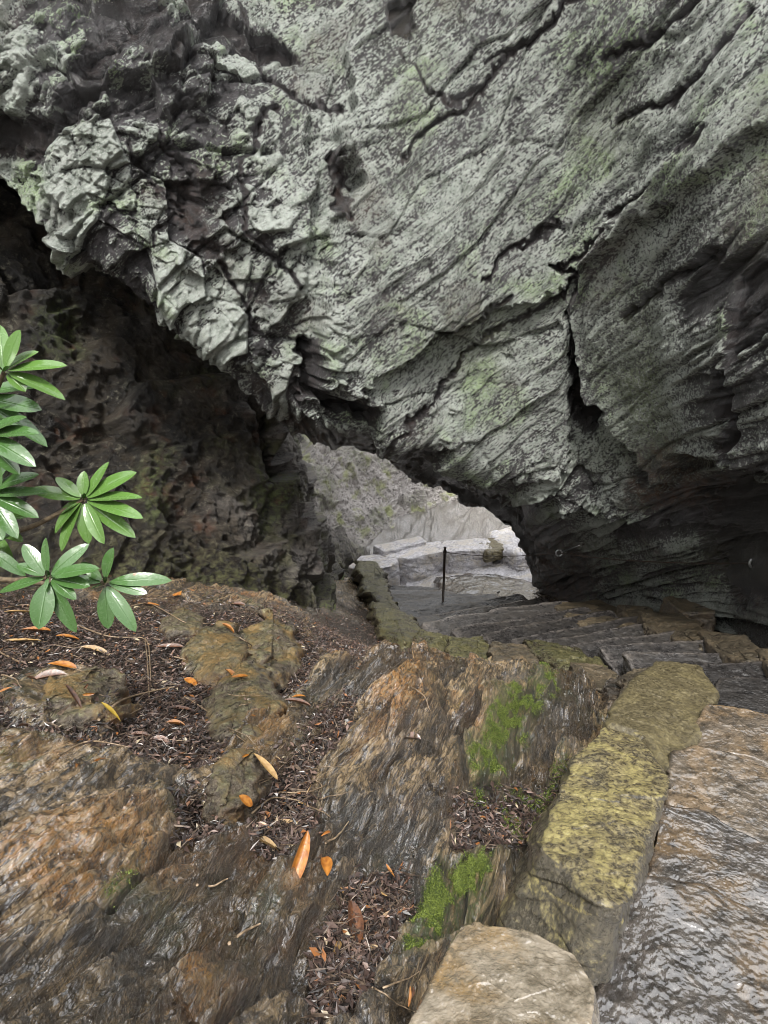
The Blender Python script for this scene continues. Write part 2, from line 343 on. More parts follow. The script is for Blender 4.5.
# ------------------------------------------------------------------ the ground: one sheet
def build_ground():
    th = np.concatenate([np.linspace(-180, -44, 50)[:-1], np.linspace(-44, 44, 1150), np.linspace(44, 180, 50)[1:-1]])
    th = np.radians(th)
    r = np.concatenate([[.0005, .25], np.geomspace(.5, 6.0, 820), np.geomspace(6.03, 19, 200)[1:], np.geomspace(19.5, 140, 40)])
    nr, nc = len(r), len(th)
    X = (r[:, None] * np.sin(th)[None]).ravel(); Y = (r[:, None] * np.cos(th)[None]).ravel()
    Z = gh(X, Y); p = np.stack([X, Y, Z], 1); px, py, d = proj(p)
    infr = (d > .2)
    px = np.where(infr, px, -999); py = np.where(infr, py, -999)
    wob = 14 * vnoise(p * 1.7, 5) + 8 * vnoise(p * 5, 6); wob2 = 14 * vnoise(p * 1.7, 15) + 8 * vnoise(p * 5, 16)
    qx, qy = px + wob, py + wob2
    # masks
    litter = np.maximum.reduce([sstep(poly_sd(qx, qy, q), -12, 14) for q in [
        [(-80,590),(120,600),(300,612),(330,650),(300,690),(250,700),(215,770),(130,765),(60,740),(-80,735)],
        [(262,800),(290,755),(335,700),(352,706),(318,775),(315,825),(285,862),(255,848)],
        [(160,812),(215,805),(212,840),(178,850)],
        [(310,950),(350,885),(405,870),(410,900),(370,1000),(310,1030)],
        [(455,800),(520,790),(560,770),(560,800),(490,860),(450,850)],
        [(310,610),(360,600),(430,650),(420,665),(350,668),(320,650)]]])
    bould = np.maximum.reduce([sstep(poly_sd(qx, qy, q), -6, 8) for q in [
        [(0,690),(60,670),(130,690),(120,720),(40,735),(0,730)]]])
    litter = litter * (1 - bould)
    moss = np.clip(np.maximum.reduce([sstep(poly_sd(qx, qy, q), -14, 22) for q in [
        [(410,900),(440,870),(500,860),(490,920),(440,980),(405,985)],
        [(500,800),(560,760),(580,760),(540,830),(500,850)],
        [(460,760),(540,680),(560,700),(510,790),(470,820)],
        [(100,900),(140,870),(150,920),(110,945)]]]) + .25 * bould + .15 * sstep(poly_sd(qx, qy, [(180,640),(300,620),(340,660),(300,800),(220,800)]), -10, 30) * (1 - litter), 0, 1)
    orange = np.clip(np.maximum.reduce([sstep(poly_sd(qx, qy, q), -16, 20) for q in [
        [(370,690),(430,665),(440,700),(390,760),(360,760)], [(225,860),(260,800),(285,840),(270,900),(235,910)], [(280,900),(320,840),(330,850),(300,915)],
        [(110,840),(200,850),(180,900),(60,930),(0,900),(20,850)], [(250,710),(290,700),(290,760),(240,790)], [(190,930),(230,900),(200,1024),(160,1024)]]]), 0, 1)
    # relief
    e1 = np.array([math.sin(math.radians(22)), math.cos(math.radians(22))]); e2 = np.array([e1[1], -e1[0]])
    a = X * e1[0] + Y * e1[1]; b = X * e2[0] + Y * e2[1]
    w = .12 * vnoise(p * 1.3, 31) + .05 * vnoise(p * 3.7, 32)
    fade = 1 / (1 + (r / 14) ** 2)[:, None] * np.ones(nc)[None]; fade = fade.ravel()
    near = 1 - .0 * sstep(-Y, 0, 1)
    v1, g1 = cells(a * .75 + 2 * w, (b + w) * 2.6, 3); v2, g2 = cells(a * 2.0 + 3 * w, (b + w) * 8.5, 9); v3, g3 = cells(a * 5.5, (b + w * .8) * 30, 14)
    s1 = ((b + w + .18 * vnoise(np.stack([a * .8, b * .8, a * 0], 1), 77)) * 3.3) % 1.0
    s2 = np.abs(((b + w * 1.3) * 17) % 1.0 * 2 - 1)
    amp2 = .5 + .5 * sstep(vnoise(p * 2.3, 41), -.3, .5)
    hr = .10 * v1 + .07 * v2 + .028 * v3 + .05 * (s1 - .5) + .028 * (s2 - .5) * amp2 - .03 * np.exp(-(g1 / .05) ** 2) - .018 * np.exp(-(g2 / .07) ** 2)
    hr += .06 * fbm(p * 1.5, 4, 51) + .022 * fbm(np.stack([a * 4, b * 22, p[:, 2] * 10], 1), 4, 52, .6, True) + .022 * fbm(p * 7, 4, 54, .6) + .006 * fbm(p * 40, 3, 53)
    hr += .10 * fbm(np.stack([a * .55, b * 4.2, a * 0], 1), 3, 57, .6, True)
    hl = .05 * fbm(p * 2.2, 3, 61) + .02 * fbm(p * 9, 3, 62) + .012 * fbm(p * 45, 3, 63) - .035
    hb = .16 * fbm(p * 3, 3, 65) + .03 * fbm(p * 14, 4, 66) + .08
    rel = hr * (1 - litter) + hl * litter; rel = rel * (1 - bould) + hb * bould
    rel += .10 * sstep(poly_sd(qx, qy, [(345,705),(385,668),(430,662),(455,690),(420,740),(370,760)]), -14, 20) + .12 * sstep(poly_sd(qx, qy, [(475,700),(520,668),(590,672),(600,700),(550,745),(490,745)]), -10, 20) - .10 * sstep(poly_sd(qx, qy, [(455,690),(470,690),(440,760),(420,760)]), -8, 8)
    # calm under the stairs and beside the kerb
    st = sstep(poly_sd(px, py, [(500,870),(590,720),(640,700),(560,690),(430,665),(370,620),(360,560),(560,540),(1200,560),(1400,1400),(560,1400),(430,1024)]), -6, 30)
    rel *= 1 - .85 * st
    rel -= .06 * st
    beh = sstep(-Y, .2, 1.5); rel = rel * (1 - beh) + beh * (.25 * fbm(p * .5, 4, 71))
    foot = np.exp(-(X ** 2 + (Y) ** 2) / .30); rel *= 1 - foot
    rel += sstep(Y, 10.5, 11.5) * (.30 * fbm(p * 1.6, 4, 201) + .14 * v1 + .05 * v2)
    p[:, 2] += blur(rel * fade, nr, nc, 1)
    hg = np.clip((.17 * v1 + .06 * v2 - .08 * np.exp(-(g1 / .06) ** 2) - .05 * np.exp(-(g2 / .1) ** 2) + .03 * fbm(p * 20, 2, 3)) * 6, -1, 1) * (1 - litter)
    farl = sstep(np.hypot(X, Y - 2), 9, 12)
    tint = np.stack([orange, moss, np.maximum(litter, beh * .8), np.full(len(X), .95) * (1 - litter * .6) * (1 - moss * .7)], 1)
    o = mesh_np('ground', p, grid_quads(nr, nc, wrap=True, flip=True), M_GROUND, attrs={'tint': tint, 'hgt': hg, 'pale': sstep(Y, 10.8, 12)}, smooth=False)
    tag(o, kind='structure'); ZG.add(p)
    return p, litter, moss, np.stack([px, py], 1)
GV, G_LIT, G_MOSS, G_PX = build_ground()
# ------------------------------------------------------------------ the arch: a hanging rock mass with underside and back
AC = [ # px, brow py, brow d, edge py, edge d, top d
 (-500,60,4.2,90,4.3,3.4),(-250,110,4.5,130,4.6,3.7),(-100,135,4.8,155,4.9,3.9),(0,160,4.9,182,5.0,4.0),(60,222,4.75,252,4.85,4.0),(120,262,4.9,292,5.1,4.1),(200,320,5.3,350,5.6,4.2),
 (255,372,5.6,400,6.0,4.3),(300,412,5.8,436,6.5,4.3),(345,428,6.1,450,7.4,4.25),(400,432,6.4,468,8.3,4.2),(440,438,6.7,490,9.0,4.1),(480,452,7.0,515,9.8,4.05),(515,470,7.2,545,10.6,4.0),
 (538,485,7.3,592,11.0,3.95),(560,496,7.4,600,10.5,3.9),(600,508,7.3,606,9.7,3.8),(640,515,6.9,612,8.6,3.7),(700,530,6.2,622,7.2,3.5),(768,555,5.2,648,6.0,3.3),(900,600,4.1,760,4.3,2.9),(1150,640,3.4,860,3.5,2.6),(1700,700,3.0,1000,3.0,2.4)]
def build_arch():
    cols = []
    for (x, bp, bd, ep, ed, td) in AC:
        td = td + .75
        R = []; td = td
        top = P(x, -150, td - .05); R += [top + np.array([0, 1.5, -.4]), top + np.array([0, .9, .15]), top + np.array([0, .35, .25]), top]
        R.append(P(x, -60, td))
        for q in (.33, .62, .85):
            py = -60 + (bp + 60) * q; R.append(P(x, py, td + (bd - td) * q - .35 * math.sin(math.pi * q)))
        R.append(P(x, bp, bd)); R.append(P(x, .5 * (bp + ep), .45 * bd + .55 * ed)); e = P(x, ep, ed); R.append(e)
        g = x >= 545
        if g: R += [e + np.array([0, .25, -.7]), e + np.array([0, .9, -1.0]), e + np.array([0, 1.6, -.3]), e + np.array([0, 1.2, 1.8]), np.array([e[0], R[0][1] + .5, R[0][2] - .3])]
        else: R += [e + np.array([0, .20, .10]), e + np.array([0, .5, .6]), e + np.array([0, .35, 1.5]), e + np.array([0, .0 if x < 340 else -.4, 2.6]), np.array([e[0], R[0][1] + .3, R[0][2] - .3])]
        cols.append(np.array(R))
    C = np.array(cols)                        # col, row, 3
    # columns resampled, then rows
    xs = np.array([c[0] for c in AC], float)
    u = np.concatenate([np.linspace(-500, -110, 50)[:-1], np.linspace(-110, 860, 1050), np.linspace(860, 1700, 70)[1:]])
    k = C.shape[1]
    Cu = pchip(u, xs, C.reshape(len(xs), -1)).reshape(len(u), k, 3)
    rows = np.concatenate([np.linspace(0, 3.5, 40)[:-1], np.linspace(3.5, 10.6, 950), np.linspace(10.6, 15, 110)[1:]])
    G = pchip(rows, np.arange(k, dtype=float), Cu.transpose(1, 0, 2).reshape(k, -1)).reshape(len(rows), len(u), 3)
    ker = np.hanning(43); ker /= ker.sum()
    Gs = np.apply_along_axis(lambda v_: np.convolve(np.pad(v_, 21, mode='edge'), ker, 'valid'), 1, G[:, 49:1099]); G[:, 80:1068] = Gs[:, 31:1019]
    nr, nc = len(rows), len(u); p = G.reshape(-1, 3)
    t = np.repeat(rows, nc)
    n = grid_normals(p, nr, nc)
    # face the camera side
    chk = n[(nr // 2) * nc + nc // 2]
    if chk @ (CAM - p[(nr // 2) * nc + nc // 2]) < 0: n = -n
    px, py, d = proj(p)
    wx = 9 * vnoise(p * 3.1, 1) + 5 * vnoise(p * 9, 2) + 3 * vnoise(p * 22, 4); wy = 9 * vnoise(p * 3.1, 11) + 5 * vnoise(p * 9, 12) + 3 * vnoise(p * 22, 13)
    qx, qy = px + wx, py + wy
    # foliation frame (rising to the right in the face)
    an = math.radians(38)
    e1 = RT * math.cos(an) + UP * math.sin(an); e2 = -RT * math.sin(an) + UP * math.cos(an)
    w = .09 * vnoise(p * .7, 21) + .02 * vnoise(p * 3.1, 22)
    a = p @ e1; b = p @ e2 + w
    side = p @ FW
    left = 1 - sstep(qx - .25 * (qy - 250), 250, 360)         # blocky left part
    low = sstep(qy, 420, 500) * sstep(qx, 430, 540); rightd = sstep(qx, 715, 765) * sstep(qy, 190, 260)
    top = sstep(-qy, -150, 0)
    rough = np.clip(.34 + .8 * left + .75 * low + .8 * rightd + .3 * top, 0, 1.3)
    v1, g1 = cells(a * .9 + w * 2, b * 1.9 + .2 * side, 5); v2, g2 = cells(a * 2.3 + w * 4, b * 5.2 + .5 * side, 8); v3, g3 = cells(a * 6 + w * 5, b * 15 + side, 12); v4, g4 = cells(a * 13, b * 38 + side * 3, 18)
    s1 = (b * 4.2 + .5 * vnoise(p * 1.7, 33)) % 1.0; s2 = (b * 15 + .8 * vnoise(p * 2.9, 34)) % 1.0
    la = sstep(vnoise(np.stack([a * 1.2, b * 4, side], 1), 35), -.1, .5)
    blk = np.clip(left + low + rightd, 0, 1)
    vL, gL = cells(a * 2.1 + w * 3 + .4 * b, b * 2.9 + .3 * side, 61); vM, gM = cells(a * 6.5 + w * 3, b * 9 + .5 * side, 65); vS, gS = cells(a * 17 + w * 3, b * 24 + side, 69)
    loc = (.05 + .05 * blk) * vL * blk + .050 * vM * blk + .022 * vS * blk + .05 * v2 * (1 - blk) * .22 + (.004 + .012 * blk) * v3 + .004 * v4 + (1 - .6 * blk) * (.034 * fbm(np.stack([a * .8 + 5, b * 11, side * 1.5], 1), 3, 301, .62) + .012 * fbm(np.stack([a * 4, b * 55, side * 6], 1), 3, 302, .6))
    hh = .10 * v1 * rough + loc + .03 * vnoise(np.stack([a * .7, b * 5, side], 1), 303) * (1 - blk)
    loc = loc - .02 * blk * np.exp(-(gL / .04) ** 2) - .012 * blk * np.exp(-(gM / .05) ** 2)
    hh += .12 * fbm(p * .8, 3, 41) + .030 * blk * fbm(p * 7, 4, 42, .6) + .014 * fbm(np.stack([a * 6, b * 22, side * 10], 1), 4, 43, .6) + .007 * fbm(p * 45, 3, 44, .6)
    hh -= .05 * rough * np.exp(-(g1 / .04) ** 2) + .025 * blk * np.exp(-(gL / .035) ** 2) + .014 * blk * np.exp(-(gM / .05) ** 2) + .008 * np.exp(-(g2 / .04) ** 2) * blk
    # named plates: raised slabs whose broken edges read in the photo
    plates = [([(345,60),(352,105),(330,135),(344,170),(352,190),(332,215),(326,255),(312,300),(306,345),(318,388),(352,398),(372,418),(378,440),(430,480),(900,560),(900,-200),(420,-200)], .20, 7),
              ([(338,138),(356,112),(420,60),(520,-20),(900,-200),(900,100),(640,230),(560,282),(500,300),(420,330),(345,392),(318,384),(310,335),(328,262),(334,215),(352,190)], .10, 6),
              ([(577,290),(600,250),(650,210),(768,120),(900,60),(900,470),(716,440),(690,470),(610,388),(590,392),(568,330)], .26, 6),
              ([(430,440),(445,395),(470,372),(520,330),(575,305),(585,380),(560,470),(500,470),(455,455)], .12, 6),
              ([(30,175),(85,95),(150,40),(230,60),(300,110),(320,180),(300,290),(250,370),(200,335),(150,300),(100,262),(60,250),(70,215)], .09, 8),
              ([(62,232),(90,205),(130,215),(140,250),(110,272),(72,262)], .10, 4),
              ([(150,60),(200,40),(215,60),(205,105),(165,118),(152,90)], .13, 4),
              ([(180,150),(200,140),(215,175),(195,190)], .10, 3), ([(175,240),(235,205),(245,235),(205,275),(180,262)], .10, 4),
              ([(300,372),(330,378),(372,398),(368,414),(318,410),(300,400)], .10, 3)]
    for q, hgt, ww in plates:
        hh += hgt * (sstep(poly_sd(qx, qy, q), -ww * .35, ww * .5) - .35) * sstep(t, 3.2, 4.2)
    # named clefts: dark hollows and long cracks
    dark = np.zeros(len(p))
    for q, dep, ww in [([(75,60),(100,20),(130,0),(150,20),(120,60),(95,105),(50,150),(20,165),(-40,150),(-40,115),(40,110)], .09, 12),
                       ([(105,-10),(140,-30),(175,30),(200,60),(190,85),(150,75)], .03, 8), ([(333,160),(341,150),(345,186),(338,222),(332,218),(335,190)], .05, 1.6),
                       ([(568,300),(582,310),(594,392),(628,384),(632,398),(600,420),(584,430),(572,380)], .32, 3),
                       ([(790,262),(830,240),(950,215),(950,295),(840,310),(800,345),(788,350)], .12, 5), ([(765,355),(782,340),(795,390),(782,440),(768,430)], .14, 5),
                       ([(296,345),(312,330),(318,390),(372,402),(376,425),(330,415),(300,395)], .25, 5),
                       ([(384,20),(420,10),(410,50),(388,45)], .08, 4), ([(700,480),(768,470),(900,500),(900,600),(740,600),(700,560)], .25, 20),
                       ([(395,440),(430,440),(470,470),(520,520),(538,580),(500,545),(440,490)], .12, 10),
                       ([(160,0),(200,-10),(240,10),(290,40),(300,60),(250,50),(200,30)], .12, 4)]:
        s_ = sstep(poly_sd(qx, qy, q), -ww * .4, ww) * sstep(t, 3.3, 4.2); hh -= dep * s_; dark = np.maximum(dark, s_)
    for q, dep, ww in [([(340,500),(400,420),(480,330),(560,285),(640,215),(720,160),(768,130)], .05, 2.2), ([(560,252),(600,240),(660,190),(768,100)], .08, 2.5), ([(545,255),(585,262),(577,300)], .14, 3),
                       ([(480,75),(530,50),(590,0)], .05, 2), ([(395,165),(440,120),(500,75),(560,20)], .05, 2.2), ([(620,60),(690,30),(768,-10)], .07, 3), ([(640,120),(700,100),(768,40)], .06, 3),
                       ([(470,280),(510,240),(560,215)], .06, 2.5), ([(270,110),(240,160),(250,230),(300,290)], .04, 2.5), ([(130,140),(165,200),(215,250),(260,330)], .04, 2.5), ([(165,130),(190,170),(175,215),(150,240)], .05, 2.5),
                       ([(395,60),(440,110),(470,90)], .03, 2), ([(660,300),(700,280),(768,235)], .10, 4), ([(430,330),(470,310),(500,290)], .05, 2.5), ([(240,0),(262,60),(300,100),(340,110)], .05, 2.5), ([(60,120),(110,110),(140,95)], .1, 5)]:
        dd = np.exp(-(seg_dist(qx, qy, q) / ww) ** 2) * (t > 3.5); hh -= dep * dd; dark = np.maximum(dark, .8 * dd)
    band = (t > 8.2) & (t < 10) & (px > 0) & (px < 560); print('HH', hh[band].mean(), [round(float(hh[(t > 9.8) & (t < 10.1) & (abs(px - q) < 15)].mean()), 3) for q in (60, 120, 200, 300, 345, 400, 440, 480, 515)])
    hh -= (hh[band].mean() + .0); hh = blur(hh, nr, nc, 1)
    amp = np.where(t > 11.5, .7, 1.0)
    p2 = p + n * (hh * amp)[:, None]
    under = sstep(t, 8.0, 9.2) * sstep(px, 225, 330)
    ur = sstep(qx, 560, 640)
    underside_shade = np.clip(under * (1 - .75 * ur), 0, 1)  # underside shade, painted in through the lichen, brown and wet masks
    lich = np.clip(.15 * vnoise(p * 2, 99) + .30 - .9 * underside_shade - .30 * ur * sstep(qy, 400, 540) - .3 * rightd - .3 * top * sstep(vnoise(p * 1.1, 88), -.1, .3), -1.2, 1)
    brown = np.clip(.9 * underside_shade + dark * .35 + .9 * sstep(poly_sd(qx, qy, [(650,440),(715,420),(740,480),(700,510),(630,500)]), -10, 15) + .35 * sstep(vnoise(p * 1.4, 91), .25, .5), 0, 1)
    green = np.clip(.55 * sstep(vnoise(p * .8, 90), .0, .45) * (sstep(qx, 330, 480)) * (1 - underside_shade) * .8 + .7 * sstep(poly_sd(qx, qy, [(640,360),(720,330),(710,440),(650,450)]), -30, 30) * .7, 0, 1)
    wet = np.clip(.75 * dark + .20 * ur * sstep(qy, 400, 560) + .3 * rightd + .35 * underside_shade + .8 * (t > 10.7), 0, 1)  # damp lower right, painted underside shade, and darker clefts, recess and back
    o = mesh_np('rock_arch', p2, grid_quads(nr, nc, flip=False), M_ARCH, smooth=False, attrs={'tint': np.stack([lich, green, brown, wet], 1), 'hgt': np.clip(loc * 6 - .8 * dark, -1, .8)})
    tag(o, 'huge grey lichen-covered rock arch overhanging the stone stairs', 'rock arch'); ZA.add(p2[(t > 3) & (t < 11)])
build_arch()
# ------------------------------------------------------------------ the cliff on the left, shade below the arch and daylight beyond it painted into its colour
def build_wall():
    base = np.array([(-12, .5), (-8, 2.2), (-5, 3.9), (-3.2, 4.9), (-2.1, 5.8), (-1.3, 6.7), (-.72, 7.7), (-.75, 9.2), (-.8, 11), (-.3, 13.2), (1.2, 15.3), (3.5, 16.6), (7, 17.5), (12, 18)], float)
    s = np.concatenate([[0], np.cumsum(np.hypot(*np.diff(base, axis=0).T))])
    u = np.concatenate([np.linspace(0, s[2], 60)[:-1], np.linspace(s[2], s[11], 900), np.linspace(s[11], s[-1], 50)[1:]])
    b = pchip(u, s, base); tn = np.gradient(b, axis=0); tn /= np.linalg.norm(tn, axis=1, keepdims=True); out = np.stack([-tn[:, 1], tn[:, 0]], 1)
    v = np.concatenate([np.linspace(-.8, 5.2, 620), np.linspace(5.2, 11, 60)[1:]])
    far = sstep(b[:, 1], 9.5, 12)
    z0 = gh(b[:, 0], b[:, 1])
    lean = .42 * v[:, None] * (1 - .45 * sstep(b[:, 1], 5.6, 7.0) * (1 - sstep(b[:, 1], 9.5, 12)))[None] + far[None] * .45 * v[:, None] - (1 - far[None]) * .45 * np.maximum(v[:, None] - 3.2, 0)
    tal = np.exp(-np.maximum(v, 0) / .38)[:, None]; lean = lean - .75 * tal * (1 - sstep(b[:, 1], 4.8, 5.9))[None]
    X = b[None, :, 0] + out[None, :, 0] * lean; Y = b[None, :, 1] + out[None, :, 1] * lean; Z = z0[None] + v[:, None] + 0 * X
    nr, nc = X.shape; p = np.stack([X.ravel(), Y.ravel(), Z.ravel()], 1); n = grid_normals(p, nr, nc)
    k = (nr // 2) * nc + nc // 2
    if n[k] @ (CAM - p[k]) < 0: n = -n
    w = .2 * vnoise(p * .9, 3)
    a = np.repeat(u[None], nr, 0).ravel() + w; c = Z.ravel() + w
    v1, g1 = cells(a * 1.1, c * 1.5, 33); v2, g2 = cells(a * 3.4, c * 4., 36); v3, g3 = cells(a * 11, c * 13, 39)
    hh = .30 * v1 + .07 * v2 + .03 * v3 + .22 * fbm(p * 1.2, 4, 45) + .07 * fbm(p * 8, 4, 46, .65) + .04 * fbm(p * 28, 3, 47) + .02 * fbm(p * 5, 4, 49, .65, True)
    hh = blur(hh, nr, nc, 1)
    p2 = p + n * hh[:, None]
    px, py, d = proj(p2)
    day_tint = sstep(np.repeat(b[None, :, 1], nr, 0).ravel() + .5 * vnoise(p * 1.5, 12), 12.0, 14.0) * .65 + .35 * sstep(np.repeat(b[None, :, 1], nr, 0).ravel() + 1.2 * vnoise(p * 2.5, 13), 6.0, 8.)  # how far the painted daylight tone replaces the dark one
    moss = np.clip(sstep(vnoise(p * 1.3, 7), .1, .5) * .6 + .5 * (1 - day_tint) * (1 - sstep(Z.ravel() - np.repeat(z0[None], nr, 0).ravel(), 0, .7)), 0, 1)
    o = mesh_np('cliff_wall', p2, grid_quads(nr, nc, flip=False), M_WALL, attrs={'tint': np.stack([day_tint, moss, np.clip(np.repeat(tal, nc, 1).ravel() * 1.5 * (1 - day_tint), 0, 1), moss * 0], 1), 'hgt': np.clip(hh * 2, -1, 1)})
    tag(o, 'rough dark brown cliff wall left of the stairs, daylight beyond the arch painted pale', 'cliff')
build_wall()
# ------------------------------------------------------------------ stones
def stone(name, rim, thick, m, nt=110, nrg=70, seed=0, rnd=.06, flare=.06, rough=1., bulge=.01, strat=True, lean=(0, 0), ragged=.05, parent=None):
    """a broken stone: top outline `rim` (world points), sides down by `thick`"""
    rim = np.array(rim, float); c = rim.mean(0); n = len(rim)
    a, bb, cc = np.linalg.lstsq(np.c_[rim[:, :2] - c[:2], np.ones(n)], rim[:, 2], rcond=None)[0]
    # resample outline by length, corners lightly rounded
    cl = np.vstack([rim, rim[:1]]); s = np.concatenate([[0], np.cumsum(np.linalg.norm(np.diff(cl, axis=0), axis=1))])
    t = np.linspace(0, s[-1], nt, endpoint=False); o = np.stack([np.interp(t, s, cl[:, k]) for k in range(3)], 1)
    for _ in range(max(1, nt // 60)): o = .5 * o + .25 * (np.roll(o, 1, 0) + np.roll(o, -1, 0))
    size = np.sqrt(((o - c) ** 2).sum(1)).mean()
    out = o[:, :2] - c[:2]; L = np.linalg.norm(out, axis=1, keepdims=True)
    tg = np.roll(o, -1, 0) - np.roll(o, 1, 0); nn = np.stack([tg[:, 1], -tg[:, 0]], 1); nn /= np.linalg.norm(nn, axis=1, keepdims=True) + 1e-9
    nn *= np.sign((nn * out).sum(1, keepdims=True))
    rr = rnd * size * 1.6
    V = [c + np.array([0, 0, cc - 0 * 0])] if False else []
    ntop = nrg // 2; V = []
    for k in range(ntop):
        f = ((k + .02) / ntop) ** .8
        q = c + (o - c) * f; V.append(np.c_[q[:, :2] - nn * rr * f * .5, q[:, 2] + bulge * size * (1 - f ** 2)])
    nb = 6
    for k in range(nb + 1):
        ph = k / nb * math.pi / 2
        V.append(np.c_[o[:, :2] + nn * rr * (math.sin(ph) - .5), o[:, 2] - rr * (1 - math.cos(ph))])
    ns = nrg - ntop - nb - 1
    for k in range(1, ns + 1):
        f = k / ns
        V.append(np.c_[o[:, :2] + nn * (rr * .5 + flare * thick * f) + np.array(lean) * f, o[:, 2] - rr - (thick - rr) * f])
    nr = len(V); p = np.concatenate(V); nm = grid_normals(p, nr, nt)
    up = nm[(ntop // 2) * nt]
    if up[2] < 0: nm = -nm
    # wrap-safe normals on the seam
    g = nm.reshape(nr, nt, 3); g[:, 0] = g[:, 1]; g[:, -1] = g[:, -2]
    pn = np.array([-a, -bb, 1.]); pn /= np.linalg.norm(pn); fb = sstep(np.arange(nr) / ntop, .70, .99)[:, None, None]
    g = g * fb + pn * (1 - fb); g /= np.linalg.norm(g, axis=-1, keepdims=True); nm = g.reshape(-1, 3)
    q = p / size; sd = seed * 7.3
    v1, g1 = cells(q[:, 0] * 1.5 + sd, q[:, 1] * 1.5 + q[:, 2] * 2, seed); v2, g2 = cells(q[:, 0] * 4 + sd, q[:, 1] * 4 + q[:, 2] * 6, seed + 40)
    side = sstep(np.repeat(np.arange(nr), nt), ntop - 1, ntop + nb)
    hh = ragged * (.8 * v1 + .4 * v2) * (.22 + .78 * side) + .045 * rough * fbm(q * 1.6 + sd, 3, seed) + .018 * rough * fbm(q * 6 + sd, 4, seed + 3, .6) + .006 * rough * fbm(q * 24 + sd, 3, seed + 5)
    if strat:
        lay = (q[:, 2] * 9 + .8 * vnoise(q * 2 + sd, seed + 9)) % 1; hh += .022 * (lay - .5) * side
    p = p + nm * (hh * size)[:, None]
    ctr = p[:nt].mean(0); p = np.vstack([p, ctr]); ci = len(p) - 1
    tri = np.stack([np.full(nt, ci), np.roll(np.arange(nt), -1), np.arange(nt)], 1)
    ob = mesh_np(name, p - c, grid_quads(nr, nt, wrap=True, flip=True), m, tris=tri[:, ::-1], parent=parent, attrs={'edge': np.append(np.exp(-((np.repeat(np.arange(nr), nt) - ntop - 1) / (nb * .8)) ** 2), 0)})
    ob.location = c; return ob, p
def rimz(pts, z=None):
    return [PZ(q[0], q[1], q[2] if len(q) > 2 else z) for q in pts]
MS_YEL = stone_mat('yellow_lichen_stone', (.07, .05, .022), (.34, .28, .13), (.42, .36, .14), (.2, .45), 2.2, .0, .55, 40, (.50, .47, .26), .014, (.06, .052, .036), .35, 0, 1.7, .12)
MS_OLV = stone_mat('olive_stone', (.06, .05, .028), (.14, .115, .06), (.17, .14, .065), (.25, .5), 2.2, .0, .25, 40, (.32, .29, .18), .010, None, .35, 0, 1.5, .15)
MS_WET = stone_mat('wet_pale_stone', (.13, .105, .07), (.34, .29, .22), (.24, .15, .055), (.08, .25), 1., 0, 1., 30, (.36, .32, .26), .008, None, .35, .15, 2.2)
MS_TRD = stone_mat('wet_tread_stone', (.024, .020, .017), (.095, .082, .070), (.13, .085, .042), (.10, .35), 1.1, 0, 1., 30, (.17, .155, .14), .007, None, .9, .15, 2.0)
MS_TAN = stone_mat('wet_tan_tread_stone', (.036, .029, .021), (.13, .105, .078), (.17, .115, .062), (.10, .35), 1.1, 0, .9, 30, (.24, .19, .14), .008, None, .4, .15, 1.8)
MS_DRK = stone_mat('dark_step_stone', (.022, .021, .021), (.062, .058, .056), (.05, .045, .04), (.2, .5), 1.2, 0, .25, 20, (.11, .105, .10), .008, None, 1., .9)
MS_KRB = stone_mat('mossy_kerb_stone', (.016, .014, .010), (.085, .07, .042), (.12, .09, .045), (.2, .5), 1.6, .2, .2, 50, (.30, .28, .18), .016)
MS_BRN = stone_mat('brown_kerb_stone', (.022, .018, .014), (.11, .088, .062), (.15, .11, .07), (.25, .55), 1.6, .04, .2, 20, (.28, .25, .18), .014)
MS_OUT = stone_mat('daylit_slab_stone', (.40, .39, .41), (.80, .78, .82), (.60, .54, .46), (.12, .4), 1.0, .05, .4, 60, (.62, .6, .62), .03)
def S(name, pts, thick, m, label, cat, group=None, **k):
    o, p = stone(name, rimz(pts), thick, m, **k); tag(o, label, cat, group); ZG.add(p); return o
# kerb beside the near flight
G_K = 'kerb stones along the left edge of the stairs'
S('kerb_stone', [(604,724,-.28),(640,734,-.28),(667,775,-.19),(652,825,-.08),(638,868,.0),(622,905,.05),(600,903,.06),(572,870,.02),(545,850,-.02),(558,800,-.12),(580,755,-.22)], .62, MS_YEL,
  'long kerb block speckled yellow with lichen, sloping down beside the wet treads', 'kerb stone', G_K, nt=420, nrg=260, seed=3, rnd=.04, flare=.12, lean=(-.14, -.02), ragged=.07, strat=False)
S('kerb_stone', [(655,660,-.62),(700,664,-.62),(716,690,-.56),(702,728,-.44),(670,772,-.33),(642,733,-.34),(605,722,-.36),(628,690,-.48)], .6, MS_OLV,
  'plain olive kerb block just above the yellow speckled one', 'kerb stone', G_K, nt=320, nrg=180, seed=5, rnd=.05, flare=.1, ragged=.05, strat=False)
S('kerb_stone', [(466,924,.0),(520,928,.02),(574,950,.04),(594,985,.07),(590,1090,.16),(520,1180,.22),(400,1150,.22),(405,1040,.12),(440,975,.05)], .5, MS_WET,
  'glistening pale kerb block cut off by the bottom edge of the photo', 'kerb stone', G_K, nt=420, nrg=260, seed=8, rnd=.025, flare=.2, ragged=.07, strat=False, bulge=0)
